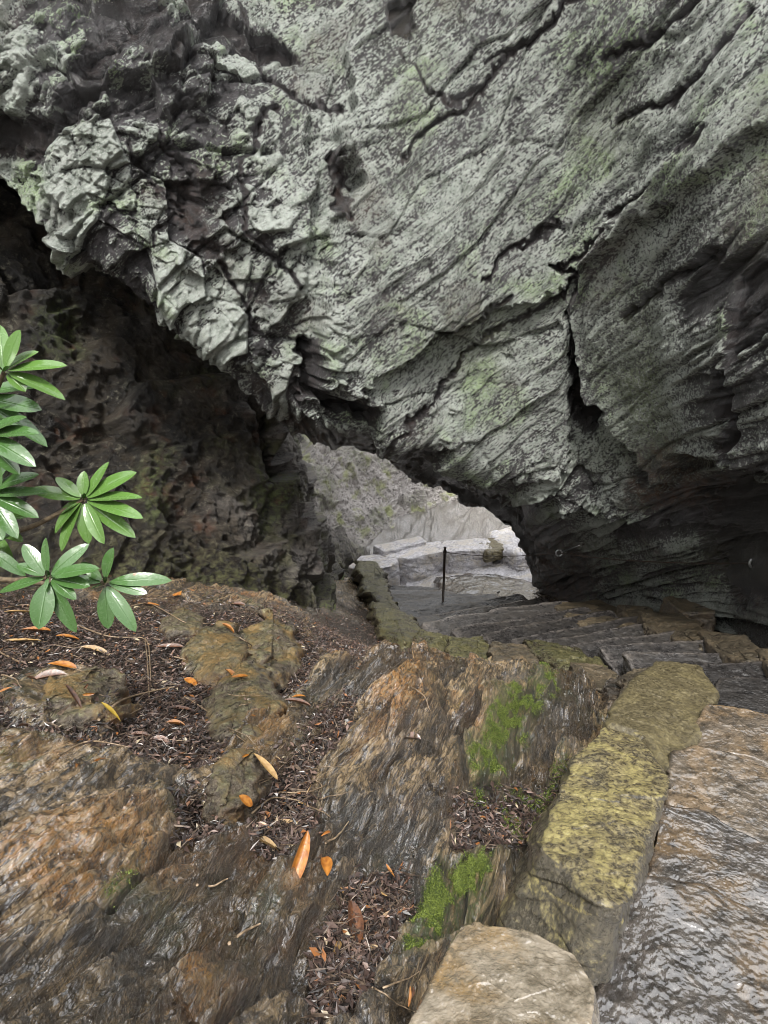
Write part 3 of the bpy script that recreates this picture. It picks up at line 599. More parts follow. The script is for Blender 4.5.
# near wet treads, nearest first
G_S = 'stone steps going down under the arch'
nearst = [([(628,878,-.20),(700,880,-.20),(790,925,-.20),(900,990,-.20),(900,1250,-.18),(600,1250,-.18),(590,1010,-.18),(606,955,-.19)], 'nearest wet stone step, its silvery face filling the bottom right corner'),
          ([(655,800,-.37),(700,806,-.37),(768,842,-.37),(880,885,-.37),(880,975,-.37),(780,928,-.37),(702,892,-.37),(640,885,-.37)], 'grey wet stone step second from the bottom of the photo'),
          ([(668,748,-.54),(700,742,-.54),(768,765,-.54),(880,800,-.54),(880,882,-.54),(768,848,-.54),(700,815,-.54),(662,802,-.54)], 'tan stone step beside the upper end of the yellow kerb block'),
          ([(704,700,-.72),(740,704,-.72),(860,735,-.72),(870,805,-.72),(768,772,-.72),(700,750,-.72),(676,745,-.72)], 'brownish stone step beside the plain olive kerb block'),
          ([(716,676,-.80),(770,676,-.80),(860,690,-.80),(870,740,-.79),(768,718,-.79),(708,706,-.79)], 'slate grey smooth step at the head of the dark flight')]
for k, (q, lb) in enumerate(nearst):
    zz = (-.20, -.245, -.31, -.43, -.66)[k]; cq = np.mean([a_[:2] for a_ in q], 0); sh = (.975, .935, .93, .93, .96)[k]; q = [(cq[0] + (a_[0] - cq[0]) * sh, cq[1] + (a_[1] - cq[1]) * sh, zz) for a_ in q]
    S('stone_step', q, .3, (MS_TRD, MS_TRD, MS_TAN, MS_TAN, MS_DRK)[k], lb, 'step', G_S, nt=380, nrg=220, seed=20 + k, rnd=.03, flare=.03, ragged=.05, rough=1.3, bulge=.0)
# the dark flight: treads between the left and the right border of the stairs
LB = [PZ(*q) for q in [(712,700,-.92),(655,682,-1.35),(600,672,-1.75),(545,662,-2.2),(490,652,-2.65),(440,640,-3.1),(410,626,-3.5),(392,608,-3.95),(388,594,-4.2)]]
RB = [PZ(*q) for q in [(880,690,-1.0),(790,672,-1.25),(712,650,-1.65),(650,634,-2.1),(600,622,-2.5),(560,612,-2.95),(515,606,-3.4),(470,604,-3.85),(440,598,-4.25)]]
LB = np.array(LB); RB = np.array(RB)
sL = np.linspace(0, 1, len(LB)); NS = 15
tt = np.linspace(0, 1, NS + 1)
li = pchip(tt, sL, LB); ri = pchip(tt, sL, RB)
words = ['first', 'second', 'third', 'fourth', 'fifth', 'sixth', 'seventh', 'eighth', 'ninth', 'tenth', 'eleventh', 'twelfth', 'thirteenth', 'fourteenth', 'fifteenth']
for k in range(NS):
    z = .5 * (li[k, 2] + ri[k, 2]); q0, q1, q2, q3 = li[k].copy(), ri[k].copy(), ri[k + 1].copy(), li[k + 1].copy()
    ext = (q3 - q0) * .10; q3 = q3 + ext; q2 = q2 + (q2 - q1) * .10
    j = random.uniform(-.012, .012)
    dl = (q0 - q1) * .22; q0 = q0 + dl; q3 = q3 + dl
    for q in (q0, q1): q[2] = z + j - .05
    for q in (q2, q3): q[2] = z + j + .02
    mid = .5 * (q2 + q3) + (q3 - q0) * random.uniform(-.04, .08); mid0 = .5 * (q0 + q1)
    o, p = stone('stone_step', [q0, mid0, q1, q2, mid, q3], .28, MS_DRK, nt=170, nrg=80, seed=50 + k, rnd=.03, flare=.0, ragged=.04, rough=1.2, bulge=0)
    tag(o, f'dark worn stone step, {words[k]} down in the shaded flight bending left', 'step', G_S); ZG.add(p)
# kerb row on the far side of the ledge crest
for q, th, m, lb in [
    ([(360,566,-3.75),(374,566,-3.8),(386,590,-3.7),(394,612,-3.5),(380,612,-3.4),(364,592,-3.6)], .9, MS_KRB, 'narrow upright kerb stone at the far bend of the stairs'),
    ([(370,606,-3.3),(392,606,-3.3),(410,622,-3.1),(425,640,-2.8),(405,650,-2.6),(384,640,-2.8)], .9, MS_KRB, 'grey green kerb stone leaning at the inside of the bend'),
    ([(420,634,-2.55),(446,640,-2.5),(452,655,-2.35),(440,672,-2.2),(418,665,-2.3)], .9, MS_KRB, 'small dull kerb stone left of the dark green mossy one'),
    ([(447,640,-2.35),(482,644,-2.3),(494,656,-2.15),(482,672,-2.0),(452,668,-2.1)], 1.0, MS_KRB, 'squarish kerb stone dark green with moss in mid stairs row'),
    ([(492,648,-1.95),(530,650,-1.9),(538,662,-1.75),(520,680,-1.6),(494,676,-1.7)], .8, MS_BRN, 'brown kerb stone between the mossy block and the long flat one'),
    ([(524,644,-1.9),(575,652,-1.7),(606,668,-1.5),(596,678,-1.45),(560,672,-1.55),(536,660,-1.7)], .7, MS_KRB, 'long thin olive kerb stone lying slanted along the dark steps'),
    ([(570,668,-1.4),(604,666,-1.4),(618,676,-1.3),(608,692,-1.2),(578,690,-1.25)], .7, MS_BRN, 'dark blocky kerb stone left of the small grey wedge'),
    ([(606,680,-1.12),(626,676,-1.1),(634,690,-1.05),(622,706,-.98),(608,700,-1.0)], .6, MS_TRD, 'small pale grey wedge stone beside the olive kerb block'),
    ([(626,672,-.98),(650,668,-.95),(652,686,-.85),(640,702,-.8),(624,694,-.85)], .5, MS_BRN, 'dark squat stone tucked against the olive kerb block')]:
    q = [(a_, b_ - 6 * (a_ < 600), c_ + (.38 if a_ < 450 else .22 if a_ < 555 else .2)) for a_, b_, c_ in q]
    S('kerb_stone', q, th, m, lb, 'kerb stone', G_K, nt=130, nrg=80, seed=abs(hash(q[0])) % 90, rnd=.07, flare=.1, ragged=.2, rough=1.6)
G_R = 'border stones at the foot of the arch'
for q, th, m, lb in [
    ([(552,604,-2.85),(600,600,-2.8),(625,612,-2.55),(612,620,-2.4),(570,614,-2.7)], .5, MS_BRN, 'low brown border stone nearest the daylit opening'),
    ([(566,612,-2.55),(610,616,-2.35),(655,628,-2.0),(650,636,-1.95),(605,630,-2.2),(566,620,-2.45)], .45, MS_BRN, 'long narrow border stone under the eye bolt'),
    ([(618,604,-2.4),(650,606,-2.2),(660,618,-2.0),(632,620,-2.2)], .4, MS_BRN, 'small flat rubble stone at the arch foot behind the border'),
    ([(642,612,-1.95),(682,612,-1.8),(712,632,-1.55),(702,648,-1.45),(668,634,-1.7),(645,624,-1.85)], .5, MS_BRN, 'big tilted brown slab in the middle of the right border'),
    ([(700,630,-1.5),(742,634,-1.35),(768,652,-1.15),(748,662,-1.1),(716,650,-1.3)], .5, MS_BRN, 'broad brown border stone below the dark recess'),
    ([(758,648,-1.15),(820,655,-1.0),(840,675,-.9),(780,678,-.95)], .5, MS_BRN, 'border stone running out of the right edge of the photo'),
    ([(664,596,-2.0),(700,600,-1.9),(716,612,-1.75),(684,612,-1.85)], .45, MS_BRN, 'loose brown stone resting behind the big tilted slab')]:
    S('border_stone', [(a_, b_, c_ + .16) for a_, b_, c_ in q], th, m, lb, 'border stone', G_R, nt=140, nrg=80, seed=abs(hash(q[0])) % 90 + 3, rnd=.05, flare=.08, ragged=.10)
# beyond the arch
S('sloping_slab', [(390,590,-4.25),(404,568,-4.3),(446,560,-4.2),(500,553,-4.0),(552,562,-3.9),(552,590,-4.0),(500,600,-4.1),(445,597,-4.25)], .5, MS_OUT, 'pale ridged rock slab shining in daylight beyond the arch', 'rock slab', None, nt=240, nrg=160, seed=5, ragged=.04, rough=1.5)
G_W = 'stones of the low wall beyond the arch'
for q, th, lb in [([(350,566,-3.75),(362,556,-3.8),(396,552,-3.8),(398,562,-3.7),(372,572,-3.65)], .7, 'tan end stone of the low wall beyond the arch'),
                  ([(384,556,-3.75),(400,546,-3.8),(440,541,-3.8),(444,550,-3.7),(410,558,-3.7)], .6, 'flat pale capping stone left of the handrail post'),
                  ([(436,547,-3.75),(446,540,-3.75),(488,538,-3.7),(492,548,-3.65),(450,551,-3.65)], .6, 'pale capping stone just right of the handrail post'),
                  ([(374,545,-3.7),(420,536,-3.7),(426,541,-3.7),(384,551,-3.68)], .5, 'thin back stone of the low daylit wall')]:
    S('wall_stone', q, th, MS_OUT, lb, 'wall stone', G_W, nt=110, nrg=60, seed=abs(hash(q[0])) % 90, rnd=.05, ragged=.08)
for q, th, m, lb in [([(478,543,-3.7),(490,537,-3.7),(502,540,-3.7),(503,547,-3.65),(488,551,-3.65)], .25, MS_OLV, 'rounded olive boulder on the low wall beyond the arch'),
                     ([(490,532,-3.7),(510,526,-3.7),(545,534,-3.6),(556,548,-3.6),(520,552,-3.6),(500,542,-3.65)], .5, MS_OUT, 'large white boulder behind the olive one'),
                     ([(440,576,-4.0),(468,572,-3.95),(500,574,-3.9),(535,582,-3.8),(530,594,-3.7),(480,602,-3.75),(448,596,-3.9)], .6, MS_TRD, 'wet grey boulder between the post and the arch foot'),
                     ([(420,588,-4.1),(446,590,-4.0),(462,604,-3.85),(450,616,-3.7),(432,606,-3.85)], .5, MS_BRN, 'small brown boulder at the foot of the handrail post'),
                     ([(490,590,-3.75),(545,584,-3.7),(566,596,-3.4),(540,610,-3.3),(496,606,-3.5)], .6, MS_TRD, 'dark wet boulder at the inner foot of the arch')]:
    S('boulder', q, th, m, lb, 'boulder', None, nt=150, nrg=90, seed=abs(hash(q[0])) % 90, rnd=.14, ragged=.12, rough=1.6, bulge=.06)
# mossy stones half sunk in the litter
MS_MOS = stone_mat('mossy_sunk_stone', (.035, .028, .02), (.16, .125, .09), (.24, .12, .045), (.2, .5), 1.5, .22, .2, 50, (.34, .32, .2), .016)
for q, lb in [([(205,700),(232,664),(268,668),(285,705),(262,745),(222,748)], 'rusty brown boulder with a mossy crown beside the leaf litter'),
              ([(176,660),(200,636),(240,636),(252,662),(225,682),(190,678)], 'flat mossy stone behind the cluster of orange leaves'),
              ([(18,720),(50,688),(104,682),(138,700),(110,722),(60,732)], 'wide mossy stone near the left edge in the litter'),
              ([(240,640),(270,622),(300,640),(300,672),(262,672)], 'grey mossy stone at the top of the litter slope'),
              ([(160,630),(185,618),(212,626),(196,642),(168,642)], 'small green stone near the foot of the cliff'),
              ([(205,790),(232,756),(262,766),(252,815),(222,830)], 'brown and green stone below the rusty boulder')]:
    rim = []
    cxy = np.mean(q, 0)
    for (x, y) in q: x, y = cxy + (np.array([x, y]) - cxy) * .8; g = ZG.at(x, y); rim.append(g)
    rim = np.array(rim); c = rim.mean(0); rim[:, 2] = .65 * rim[:, 2] + .35 * c[2] + .08
    o, p = stone('mossy_stone', rim, .35, MS_MOS, nt=150, nrg=90, seed=int(q[0][0]) % 50, rnd=.16, ragged=.22, flare=.2, rough=2.2, bulge=.08); tag(o, lb, 'stone', 'mossy stones sunk in the litter'); ZG.add(p)
# ------------------------------------------------------------------ handrail
def tube(path, rad, n=8, cap=True):
    path = np.array(path, float); rad = np.broadcast_to(np.asarray(rad, float), (len(path),))
    t = np.gradient(path, axis=0); t /= np.linalg.norm(t, axis=1, keepdims=True) + 1e-9
    ref = np.array([0, 0, 1.]) if abs(t[0][2]) < .9 else np.array([1., 0, 0])
    V = []
    for k in range(len(path)):
        x = np.cross(t[k], ref); x /= np.linalg.norm(x) + 1e-9; y = np.cross(t[k], x)
        an = np.linspace(0, 2 * math.pi, n, endpoint=False)
        V.append(path[k] + rad[k] * (np.cos(an)[:, None] * x + np.sin(an)[:, None] * y))
    v = np.concatenate(V); q = grid_quads(len(path), n, wrap=True)
    m = len(v); v = np.vstack([v, path[:1], path[-1:]]); i = np.arange(n)
    tr = np.vstack([np.stack([np.full(n, m), i, np.roll(i, -1)], 1), np.stack([np.full(n, m + 1), np.roll(i, -1) + m - n, i + m - n], 1)])
    return v, q, tr
class MB:
    def __init__(s): s.v, s.q, s.t, s.n = [], [], [], 0
    def add(s, v, q=None, t=None):
        s.v.append(v)
        if q is not None and len(q): s.q.append(np.asarray(q) + s.n)
        if t is not None and len(t): s.t.append(np.asarray(t) + s.n)
        s.n += len(v)
    def build(s, name, m, parent=None, origin=None, smooth=True, attrs=None):
        v = np.concatenate(s.v); org = np.zeros(3) if origin is None else np.array(origin)
        o = mesh_np(name, v - org, np.concatenate(s.q) if s.q else None, m, parent, smooth, attrs, np.concatenate(s.t) if s.t else None)
        if origin is not None and parent is None: o.location = org
        return o
M_IRON = simple_mat('dark_rusty_iron', (.02, .016, .014), (.06, .035, .022), .5, 60)
M_STEEL = simple_mat('galvanised_steel', (.30, .30, .30), (.45, .45, .45), .35, 60); M_STEEL.node_tree.nodes['Principled BSDF'].inputs['Metallic'].default_value = .7
base = ZG.at(443, 600); base = PZ(443, 601, base[2]); dcam = (base - CAM) @ FW
topp = base + np.array([0, 0, 1.0]); hpx = proj(topp[None])[1][0]
hgt = 1.0 * (601 - 548) / (601 - hpx); topp = base + np.array([0, 0, hgt])
post = empty('handrail_post', base); tag(post, 'thin dark iron handrail post standing at the turn of the stairs', 'post')
mb = MB(); mb.add(*tube([[0, 0, -.12], [0, 0, hgt * .5], [0, 0, hgt]], .02, 10)); mb.build('pole', M_IRON, post)
mb = MB(); mb.add(*tube([[0, 0, hgt - .09], [0, 0, hgt - .05]], .028, 10)); mb.build('collar', M_IRON, post)
mb = MB(); mb.add(*tube([[0, 0, hgt], [0, 0, hgt + .012], [0, 0, hgt + .02]], [.026, .026, .012], 10)); mb.build('cap', M_IRON, post)
def ring(c, r, w, nrm):
    nrm = nrm / np.linalg.norm(nrm); x = np.cross(nrm, [0, 0, 1.]); x /= np.linalg.norm(x); y = np.cross(nrm, x)
    a = np.linspace(0, 2 * math.pi, 25)
    return tube(c + r * (np.cos(a)[:, None] * x + np.sin(a)[:, None] * y), w, 8)
eyes = []
for (ex, ey, rx, ry, lb) in [(559, 553, 580, 545, 'steel eye bolt on the arch above the dark steps, rod slanting upward'), (754, 563, 790, 562, 'steel eye bolt by the right edge of the photo holding the cable')]:
    r_ = ZA.at(rx, ry) if rx < 768 else ZA.at(765, ry); dr = (r_ - CAM) @ FW; root = P(rx, ry, dr + .01); e = P(ex, ey, min(dr - .16, (ZA.at(ex, ey) - CAM) @ FW - .2))
    t = empty('eye_bolt', e); tag(t, lb, 'eye bolt', 'eye bolts holding the hand cable')
    mb = MB(); mb.add(*tube([(root - e), (root - e) * .5, (root - e) / np.linalg.norm(root - e) * .05], .011, 8)); mb.build('shank', M_STEEL, t)
    mb = MB(); mb.add(*ring(np.zeros(3), .042, .012, FW + .2 * UP)); mb.build('ring', M_STEEL, t); eyes.append(e)
def sag(a, b, s, n=24):
    t = np.linspace(0, 1, n)[:, None]; q = a + (b - a) * t; q[:, 2] -= (4 * s * t * (1 - t))[:, 0]; return q
tp = topp - np.array([0, 0, .07])
for a, b, s, lb in [(tp, eyes[0], .06, 'thin steel hand cable from the post to the first eye bolt'), (eyes[0], eyes[1], .05, 'thin steel hand cable along the arch between the two eye bolts')]:
    mb = MB(); mb.add(*tube(sag(a, b, s), .0055, 6)); o = mb.build('hand_cable', M_IRON, origin=a); tag(o, lb, 'cable')
# ------------------------------------------------------------------ rhododendron
def leafmat(name, c1, c2, rib, rough, coat, under=None):
    m = MT(name); uv = m.attr('luv').outputs['Color']; s = m.sep(uv)
    n = m.noise(35, 5, .6); oi = m.attr('lrand').outputs['Fac']
    c = m.mix(m.ramp(m.mulsum((n, .5), (oi, .6)), .25, .85), c1, c2)
    v = m.math('ABSOLUTE', m.math('SUBTRACT', s[1], .5))
    c = m.mix(m.ramp(v, .015, .05, .75, 0.), c, rib)
    if under:
        g = m.N.new('ShaderNodeNewGeometry'); c = m.mix(g.outputs['Backfacing'], c, under)
    wv = m.math('SINE', m.math('MULTIPLY', m.mulsum((s[0], 1.), (v, -.5)), 75.))
    nb = m.bump(m.mulsum((m.ramp(v, 0, .05), .6), (wv, .03), (n, .4)), .0015, .7)
    c = m.mix(m.math('MULTIPLY', m.ramp(m.noise(14, 3, .5), .70, .74), m.ramp(oi, .6, .7)), c, (.16, .08, .03))
    drops = m.ramp(m.noise(90, 4, .6), .35, .7, .06, rough)
    return m.done(c, drops, nb, .5, coat, .06)
M_LEAF = leafmat('rhododendron_leaf', (.005, .026, .003), (.018, .075, .006), (.06, .13, .02), .36, .35, (.05, .11, .03))
M_LEAFY = leafmat('young_rhododendron_leaf', (.009, .045, .004), (.030, .120, .008), (.09, .17, .025), .34, .35, (.08, .16, .035))
M_BARK = simple_mat('twig_bark', (.07, .05, .03), (.16, .12, .07), .6, 80, bump=.5)
def leaf(L, Wd, droop, cup=.18, twist=0., n=14, k=7, tip=.15, base=0.10):
    """leaf along +x, face +z"""
    s = np.linspace(0, 1, n); t = np.linspace(-1, 1, k)
    prof = np.sin(np.pi * np.clip(s, 0, 1) ** 1.15) ** .55; prof[0] = base; prof[-1] = .02; prof = prof * (1 - tip * s)
    X = np.repeat(s[:, None] * L, k, 1); Y = prof[:, None] * t[None] * Wd * .5
    Z = -droop * L * s[:, None] ** 2 + cup * np.abs(t[None]) ** 1.5 * prof[:, None] * Wd * .5 + 0 * Y
    X = X - .25 * droop ** 2 * L * s[:, None] ** 2
    tw = twist * s[:, None]; Y2 = Y * np.cos(tw) - Z * 0; Z = Z + Y * np.sin(tw)
    v = np.stack([X, Y2, Z], -1).reshape(-1, 3)
    uv = np.stack([np.repeat(s[:, None], k, 1), np.repeat((t[None] + 1) / 2, n, 0)], -1).reshape(-1, 2)
    return v, grid_quads(n, k), uv
def frame_to(dirv, up):
    x = dirv / np.linalg.norm(dirv); y = np.cross(up, x); y /= np.linalg.norm(y) + 1e-9; z = np.cross(x, y)
    return np.stack([x, y, z], 1)
class LeafMB(MB):
    def __init__(s): super().__init__(); s.uv = []; s.r = []
    def leaf(s, at, dirv, up, L, Wd, droop, **kw):
        v, q, uv = leaf(L, Wd, droop, **kw); R = frame_to(np.array(dirv, float), np.array(up, float))
        s.add(v @ R.T + at, q); s.uv.append(uv); s.r.append(np.full(len(v), random.random()))
    def make(s, name, m, parent=None, origin=None):
        uv = np.concatenate(s.uv); return s.build(name, m, parent, origin, attrs={'luv': np.c_[uv, uv[:, :1] * 0, uv[:, :1] * 0 + 1], 'lrand': np.concatenate(s.r)})
def pxdir(at, ang, L, lift):
    """direction in world from a photo-plane angle (deg, 0 = right, 90 = up) plus lift toward the viewer"""
    a = math.radians(ang); return math.cos(a) * RT + math.sin(a) * UP - lift * FW
plant_base = np.array([-2.25, 1.2, gh(-2.25, 1.2)[0] - .05])
shrub = empty('rhododendron', plant_base); tag(shrub, 'rhododendron with glossy wet green leaf whorls reaching in from the left edge', 'shrub')
WH = [ # px, py, d, [(angle, length px, width px)], young
 (84,500,1.75,[(165,52,17),(138,34,14),(92,26,14),(60,44,14),(28,60,20),(8,62,17),(-12,70,17),(-35,62,18),(-60,48,17),(-88,42,20),(-118,56,18),(-140,44,15),(200,30,12)],1),
 (48,578,1.6,[(195,52,17),(128,40,17),(92,38,15),(48,48,17),(18,56,18),(-8,42,16),(-30,34,14),(-62,60,19),(-95,48,24),(150,30,14)],0),
 (105,583,1.65,[(72,36,15),(12,62,17),(-12,42,13),(-50,56,18),(-85,44,18),(170,40,14),(135,28,12)],0),
 (4,372,1.6,[(40,36,18),(8,62,17),(-35,26,15),(60,44,20),(-15,60,20),(95,50,17),(120,40,15),(180,50,16)],1),
 (-22,398,1.7,[(-5,74,22),(-28,80,24),(20,60,20),(60,50,20),(-60,60,20),(100,50,18)],0),
 (-18,436,1.6,[(10,62,20),(-22,66,22),(-45,50,18),(30,50,18),(-70,50,18)],0),
 (-14,494,1.7,[(4,58,19),(-18,54,18),(28,52,18),(-40,56,19),(60,48,17),(-65,50,18)],0),
 (-16,520,1.8,[(-25,46,16),(-50,52,16),(10,44,16),(35,40,14)],1),
 (-20,545,1.75,[(20,40,14),(-30,50,15),(-70,60,15)],0)]
ctrs = []
for (wx, wy, wd, lv, yg) in WH:
    c = P(wx, wy, wd); ctrs.append(c); mb = LeafMB(); bud = MB()
    for (an, Lp, Wp) in lv:
        L = Lp * wd / F * .95; Wd = Wp * wd / F * .98; an += random.uniform(-4, 4)
        lift = random.uniform(-.05, .35); dv = pxdir(c, an, L, lift); up = -FW * .75 + UP * .65 + RT * random.uniform(-.35, .35)
        st = c + dv / np.linalg.norm(dv) * .012
        mb.leaf(st, dv, up, L, Wd, random.uniform(.05, .28), cup=random.uniform(.08, .3), twist=random.uniform(-.35, .35))
    for k in range(3):
        dv = pxdir(c, random.uniform(0, 360), .02, 1.0); mb.leaf(c, dv, UP, random.uniform(.03, .045), .012, .1)
    mb.make('leaf_cluster', M_LEAFY if yg else M_LEAF, shrub).location = -plant_base
def limb(a, b, bow, r0, r1, n=14):
    t = np.linspace(0, 1, n)[:, None]; q = a + (b - a) * t + np.array(bow) * (4 * t * (1 - t)); q = q + .012 * np.stack([vnoise(q * 9, k) for k in (1, 2, 3)], 1) * np.sin(np.pi * t)
    return tube(q, np.linspace(r0, r1, n), 8)
fork = P(-120, 560, 1.75); mb = MB(); mb.add(*limb(plant_base, fork, (-.05, 0, .0), .022, .013)); mb.build('stem', M_BARK, shrub).location = -plant_base
for c in ctrs:
    mb = MB(); mb.add(*limb(fork, c, (0, .03, -.04), .011, .0055)); mb.build('branch', M_BARK, shrub).location = -plant_base
# ------------------------------------------------------------------ fallen leaves: each larger one is a thing
LF = {'orange': simple_mat('orange_fallen_leaf', (.22, .075, .012), (.36, .15, .025), .35, 60, bump=.4, coat=.4), 'brown': simple_mat('brown_fallen_leaf', (.05, .022, .012), (.13, .055, .025), .35, 60, bump=.4, coat=.4),
      'tan': simple_mat('tan_fallen_leaf', (.24, .14, .05), (.36, .24, .10), .4, 60, bump=.4, coat=.3), 'yellow': simple_mat('yellow_fallen_leaf', (.3, .2, .02), (.4, .28, .04), .4, 60, bump=.4, coat=.3)}
FL = [ # px, py, angle, length px, width px, colour, where
 (263,770,-38,36,9,'tan','long tan fallen leaf on the rusty ledge below the mossy boulder'),(265,849,-86,32,12,'tan','slender tan fallen leaf hanging down in the middle litter pocket'),(325,870,80,26,12,'orange','single orange fallen leaf on the bare dark ledge'),
 (296,862,62,60,15,'orange','largest orange fallen leaf slanting across the ledge groove'),(40,846,28,42,7,'brown','long rolled brown leaf on the wet rock at far left'),(62,668,15,30,10,'orange','bright orange leaf just under the lowest rhododendron whorl'),
 (20,645,8,44,8,'tan','long yellowish leaf lying flat at the left edge'),(48,680,55,36,12,'brown','big curled brown leaf above the wide mossy stone'),(95,652,-40,34,8,'tan','thin straw coloured leaf under the right whorl'),(36,634,-10,30,9,'orange','orange leaf partly below the whorl at far left'),
 (68,640,20,24,10,'orange','short orange leaf under the lowest whorl between stems'),(190,686,95,20,9,'orange','upright orange leaf left of the paired leaves'),(196,684,-80,18,9,'orange','orange leaf touching its upright twin'),(216,690,-65,30,10,'brown','dark red brown leaf standing on edge in the litter'),
 (214,727,-70,26,10,'orange','orange leaf with a pointed tip right of the litter centre'),(232,666,20,18,9,'orange','left leaf in the orange cluster by the flat mossy stone'),(246,668,5,20,9,'orange','right leaf in the orange cluster by the flat mossy stone'),(240,680,-35,18,8,'orange','lowest leaf in the orange cluster by the flat mossy stone'),
 (228,676,60,15,8,'orange','smallest leaf in the orange cluster by the flat mossy stone'),(180,712,-8,28,8,'brown','brown leaf lying level across the litter centre'),(175,728,10,20,9,'orange','orange leaf half buried in the litter centre'),(298,706,-60,28,9,'brown','red brown leaf wedged beside the rusty boulder'),
 (105,762,5,22,12,'orange','broad orange leaf where the litter meets the lower ledge'),(142,740,30,26,10,'brown','brown orange leaf in the dense twigs'),(160,745,-20,22,10,'brown','dark brown leaf beside the twigs below the litter centre'),(180,598,5,32,7,'orange','orange leaf at the foot of the cliff right of the whorls'),
 (228,630,15,16,7,'orange','small orange leaf near the cliff foot'),(170,650,5,28,7,'brown','brown leaf above the small litter stones'),(238,605,0,18,6,'brown','faint brown leaf in the shade of the cliff'),(245,804,-10,20,9,'orange','orange leaf in the middle litter pocket by a twig'),
 (290,828,-8,44,10,'tan','pale grey tan leaf lying across the middle litter pocket'),(352,928,70,50,18,'brown','broad wet brown leaf shining in the lower litter pocket'),(70,700,70,30,9,'brown','narrow brown leaf standing against the wide mossy stone'),(20,615,-30,34,7,'tan','thin tan leaf behind the far left whorl'),
 (412,742,20,18,10,'brown','brown leaf caught behind the crest of the ledge'),(300,700,-20,14,7,'orange','short orange leaf between boulder and crest'),(110,714,-15,28,7,'yellow','yellow leaf at the right end of the wide mossy stone'),(150,606,-5,20,6,'orange','orange sliver of a leaf by the trailing root')]
def rest(px, py):
    p0 = ZG.at(px, py); a = ZG.at(px + 9, py); b = ZG.at(px, py + 9)
    n = np.cross(a - p0, b - p0); L = np.linalg.norm(n); n = n / L if L > 1e-9 else np.array([0, 0, 1.])
    if n @ (CAM - p0) < 0: n = -n
    n = n + np.array([0, 0, .9]) ; n /= np.linalg.norm(n); return p0, n
for (x, y, an, Lp, Wp, colr, lb) in FL:
    p0, n = rest(x, y); d = (p0 - CAM) @ FW; dv = pxdir(p0, an, 1, 0); dv = dv - n * (dv @ n); dv /= np.linalg.norm(dv) + 1e-9
    L = Lp * d / F * .98; Wd = Wp * d / F * 1.1
    org = p0 + n * .012; mb = LeafMB(); mb.leaf(-dv * L / 2, dv, n, L, Wd, random.uniform(-.1, .15), cup=random.uniform(.3, .9), twist=random.uniform(-.5, .5), tip=.2)
    o = mb.make('fallen_leaf', LF[colr]); o.location = org + np.array([0, 0, .006]); tag(o, lb, 'fallen leaf', 'fallen leaves on the ledge')
kk = 0
while kk < 46:
    x, y = random.choice([(random.uniform(0, 300), random.uniform(600, 770)), (random.uniform(0, 130), random.uniform(620, 700)), (random.uniform(235, 330), random.uniform(740, 870)), (random.uniform(330, 410), random.uniform(870, 1000))])
    if any(math.hypot(x - q[0], y - q[1]) < 16 for q in FL): continue
    p0, n = rest(x, y); d = (p0 - CAM) @ FW; az = random.uniform(0, 6.28); dv = np.array([math.cos(az), math.sin(az), 0]); dv = dv - n * (dv @ n); dv /= np.linalg.norm(dv) + 1e-9
    L = random.uniform(.025, .055); mb = LeafMB(); mb.leaf(-dv * L / 2, dv, n, L, L * random.uniform(.2, .36), random.uniform(-.3, .3), cup=random.uniform(.4, 1.3), twist=random.uniform(-.9, .9), tip=.2)
    o = mb.make('small_fallen_leaf', LF[random.choice(['orange', 'brown', 'brown', 'orange', 'tan'])]); o.location = p0 + n * .014; tag(o, 'small curled leaf scrap lying loose among the dark litter', 'fallen leaf', 'small leaf scraps in the litter'); kk += 1
# ------------------------------------------------------------------ twigs and roots
TW = [([(95,600),(120,612),(150,604),(190,628),(212,626)], .0035, 'pale root arching from the whorls toward the flat mossy stone'),([(78,628),(110,640),(150,640),(152,690)], .004, 'thin root bending down at a right angle in the litter'),
      ([(100,724),(125,702),(175,690)], .005, 'straight bare stick rising to the right in the litter'),([(102,740),(125,722),(142,712)], .004, 'short forked looking stick below the straight one'),([(196,792),(232,800)], .006, 'dark grey stick lying at the top of the middle litter pocket'),
      ([(185,700),(215,720),(245,745)], .003, 'thin dark twig under the upright orange leaf'),([(240,640),(262,655),(285,668)], .003, 'fine twig on the mossy stone at the top of the slope'),([(0,612),(28,606),(60,616)], .004, 'bare straw stem behind the far left whorl'),
      ([(0,655),(24,668),(50,650)], .004, 'brown twig crossing the long yellowish leaf'),([(198,890),(215,893),(228,885)], .0025, 'hair thin twig on the rusty lower ledge'),([(250,820),(275,800),(300,805)], .003, 'twig bridging the middle litter pocket'),
      ([(150,700),(148,660),(146,640)], .003, 'upright thin stem in the middle of the litter'),([(175,660),(205,668),(222,672)], .003, 'short twig left of the orange leaf cluster'),([(60,760),(90,745),(130,752)], .003, 'dark twig along the lower edge of the litter'),([(410,690),(425,700),(430,715)], .003, 'little twig on the crest of the ledge'),
      ([(230,950),(245,938),(262,930)], .003, 'tiny twig near the lower left litter strip')]
M_ROOT = simple_mat('pale_root_bark', (.13, .09, .055), (.30, .22, .14), .45, 80, bump=.5)
for _ in range(34):
    x, y = random.choice([(random.uniform(0, 300), random.uniform(605, 765)), (random.uniform(0, 120), random.uniform(600, 700)), (random.uniform(255, 330), random.uniform(750, 860)), (random.uniform(325, 400), random.uniform(880, 1000))])
    an = random.uniform(-.7, .9); l_ = random.uniform(18, 60); q = [(x, y)]
    for _k in range(3): an += random.uniform(-.6, .6); q.append((q[-1][0] + math.cos(an) * l_ / 3, q[-1][1] - math.sin(an) * l_ / 3 * .7))
    TW.append((q, random.uniform(.0012, .0024), 'short loose twig lying among the dark litter'))
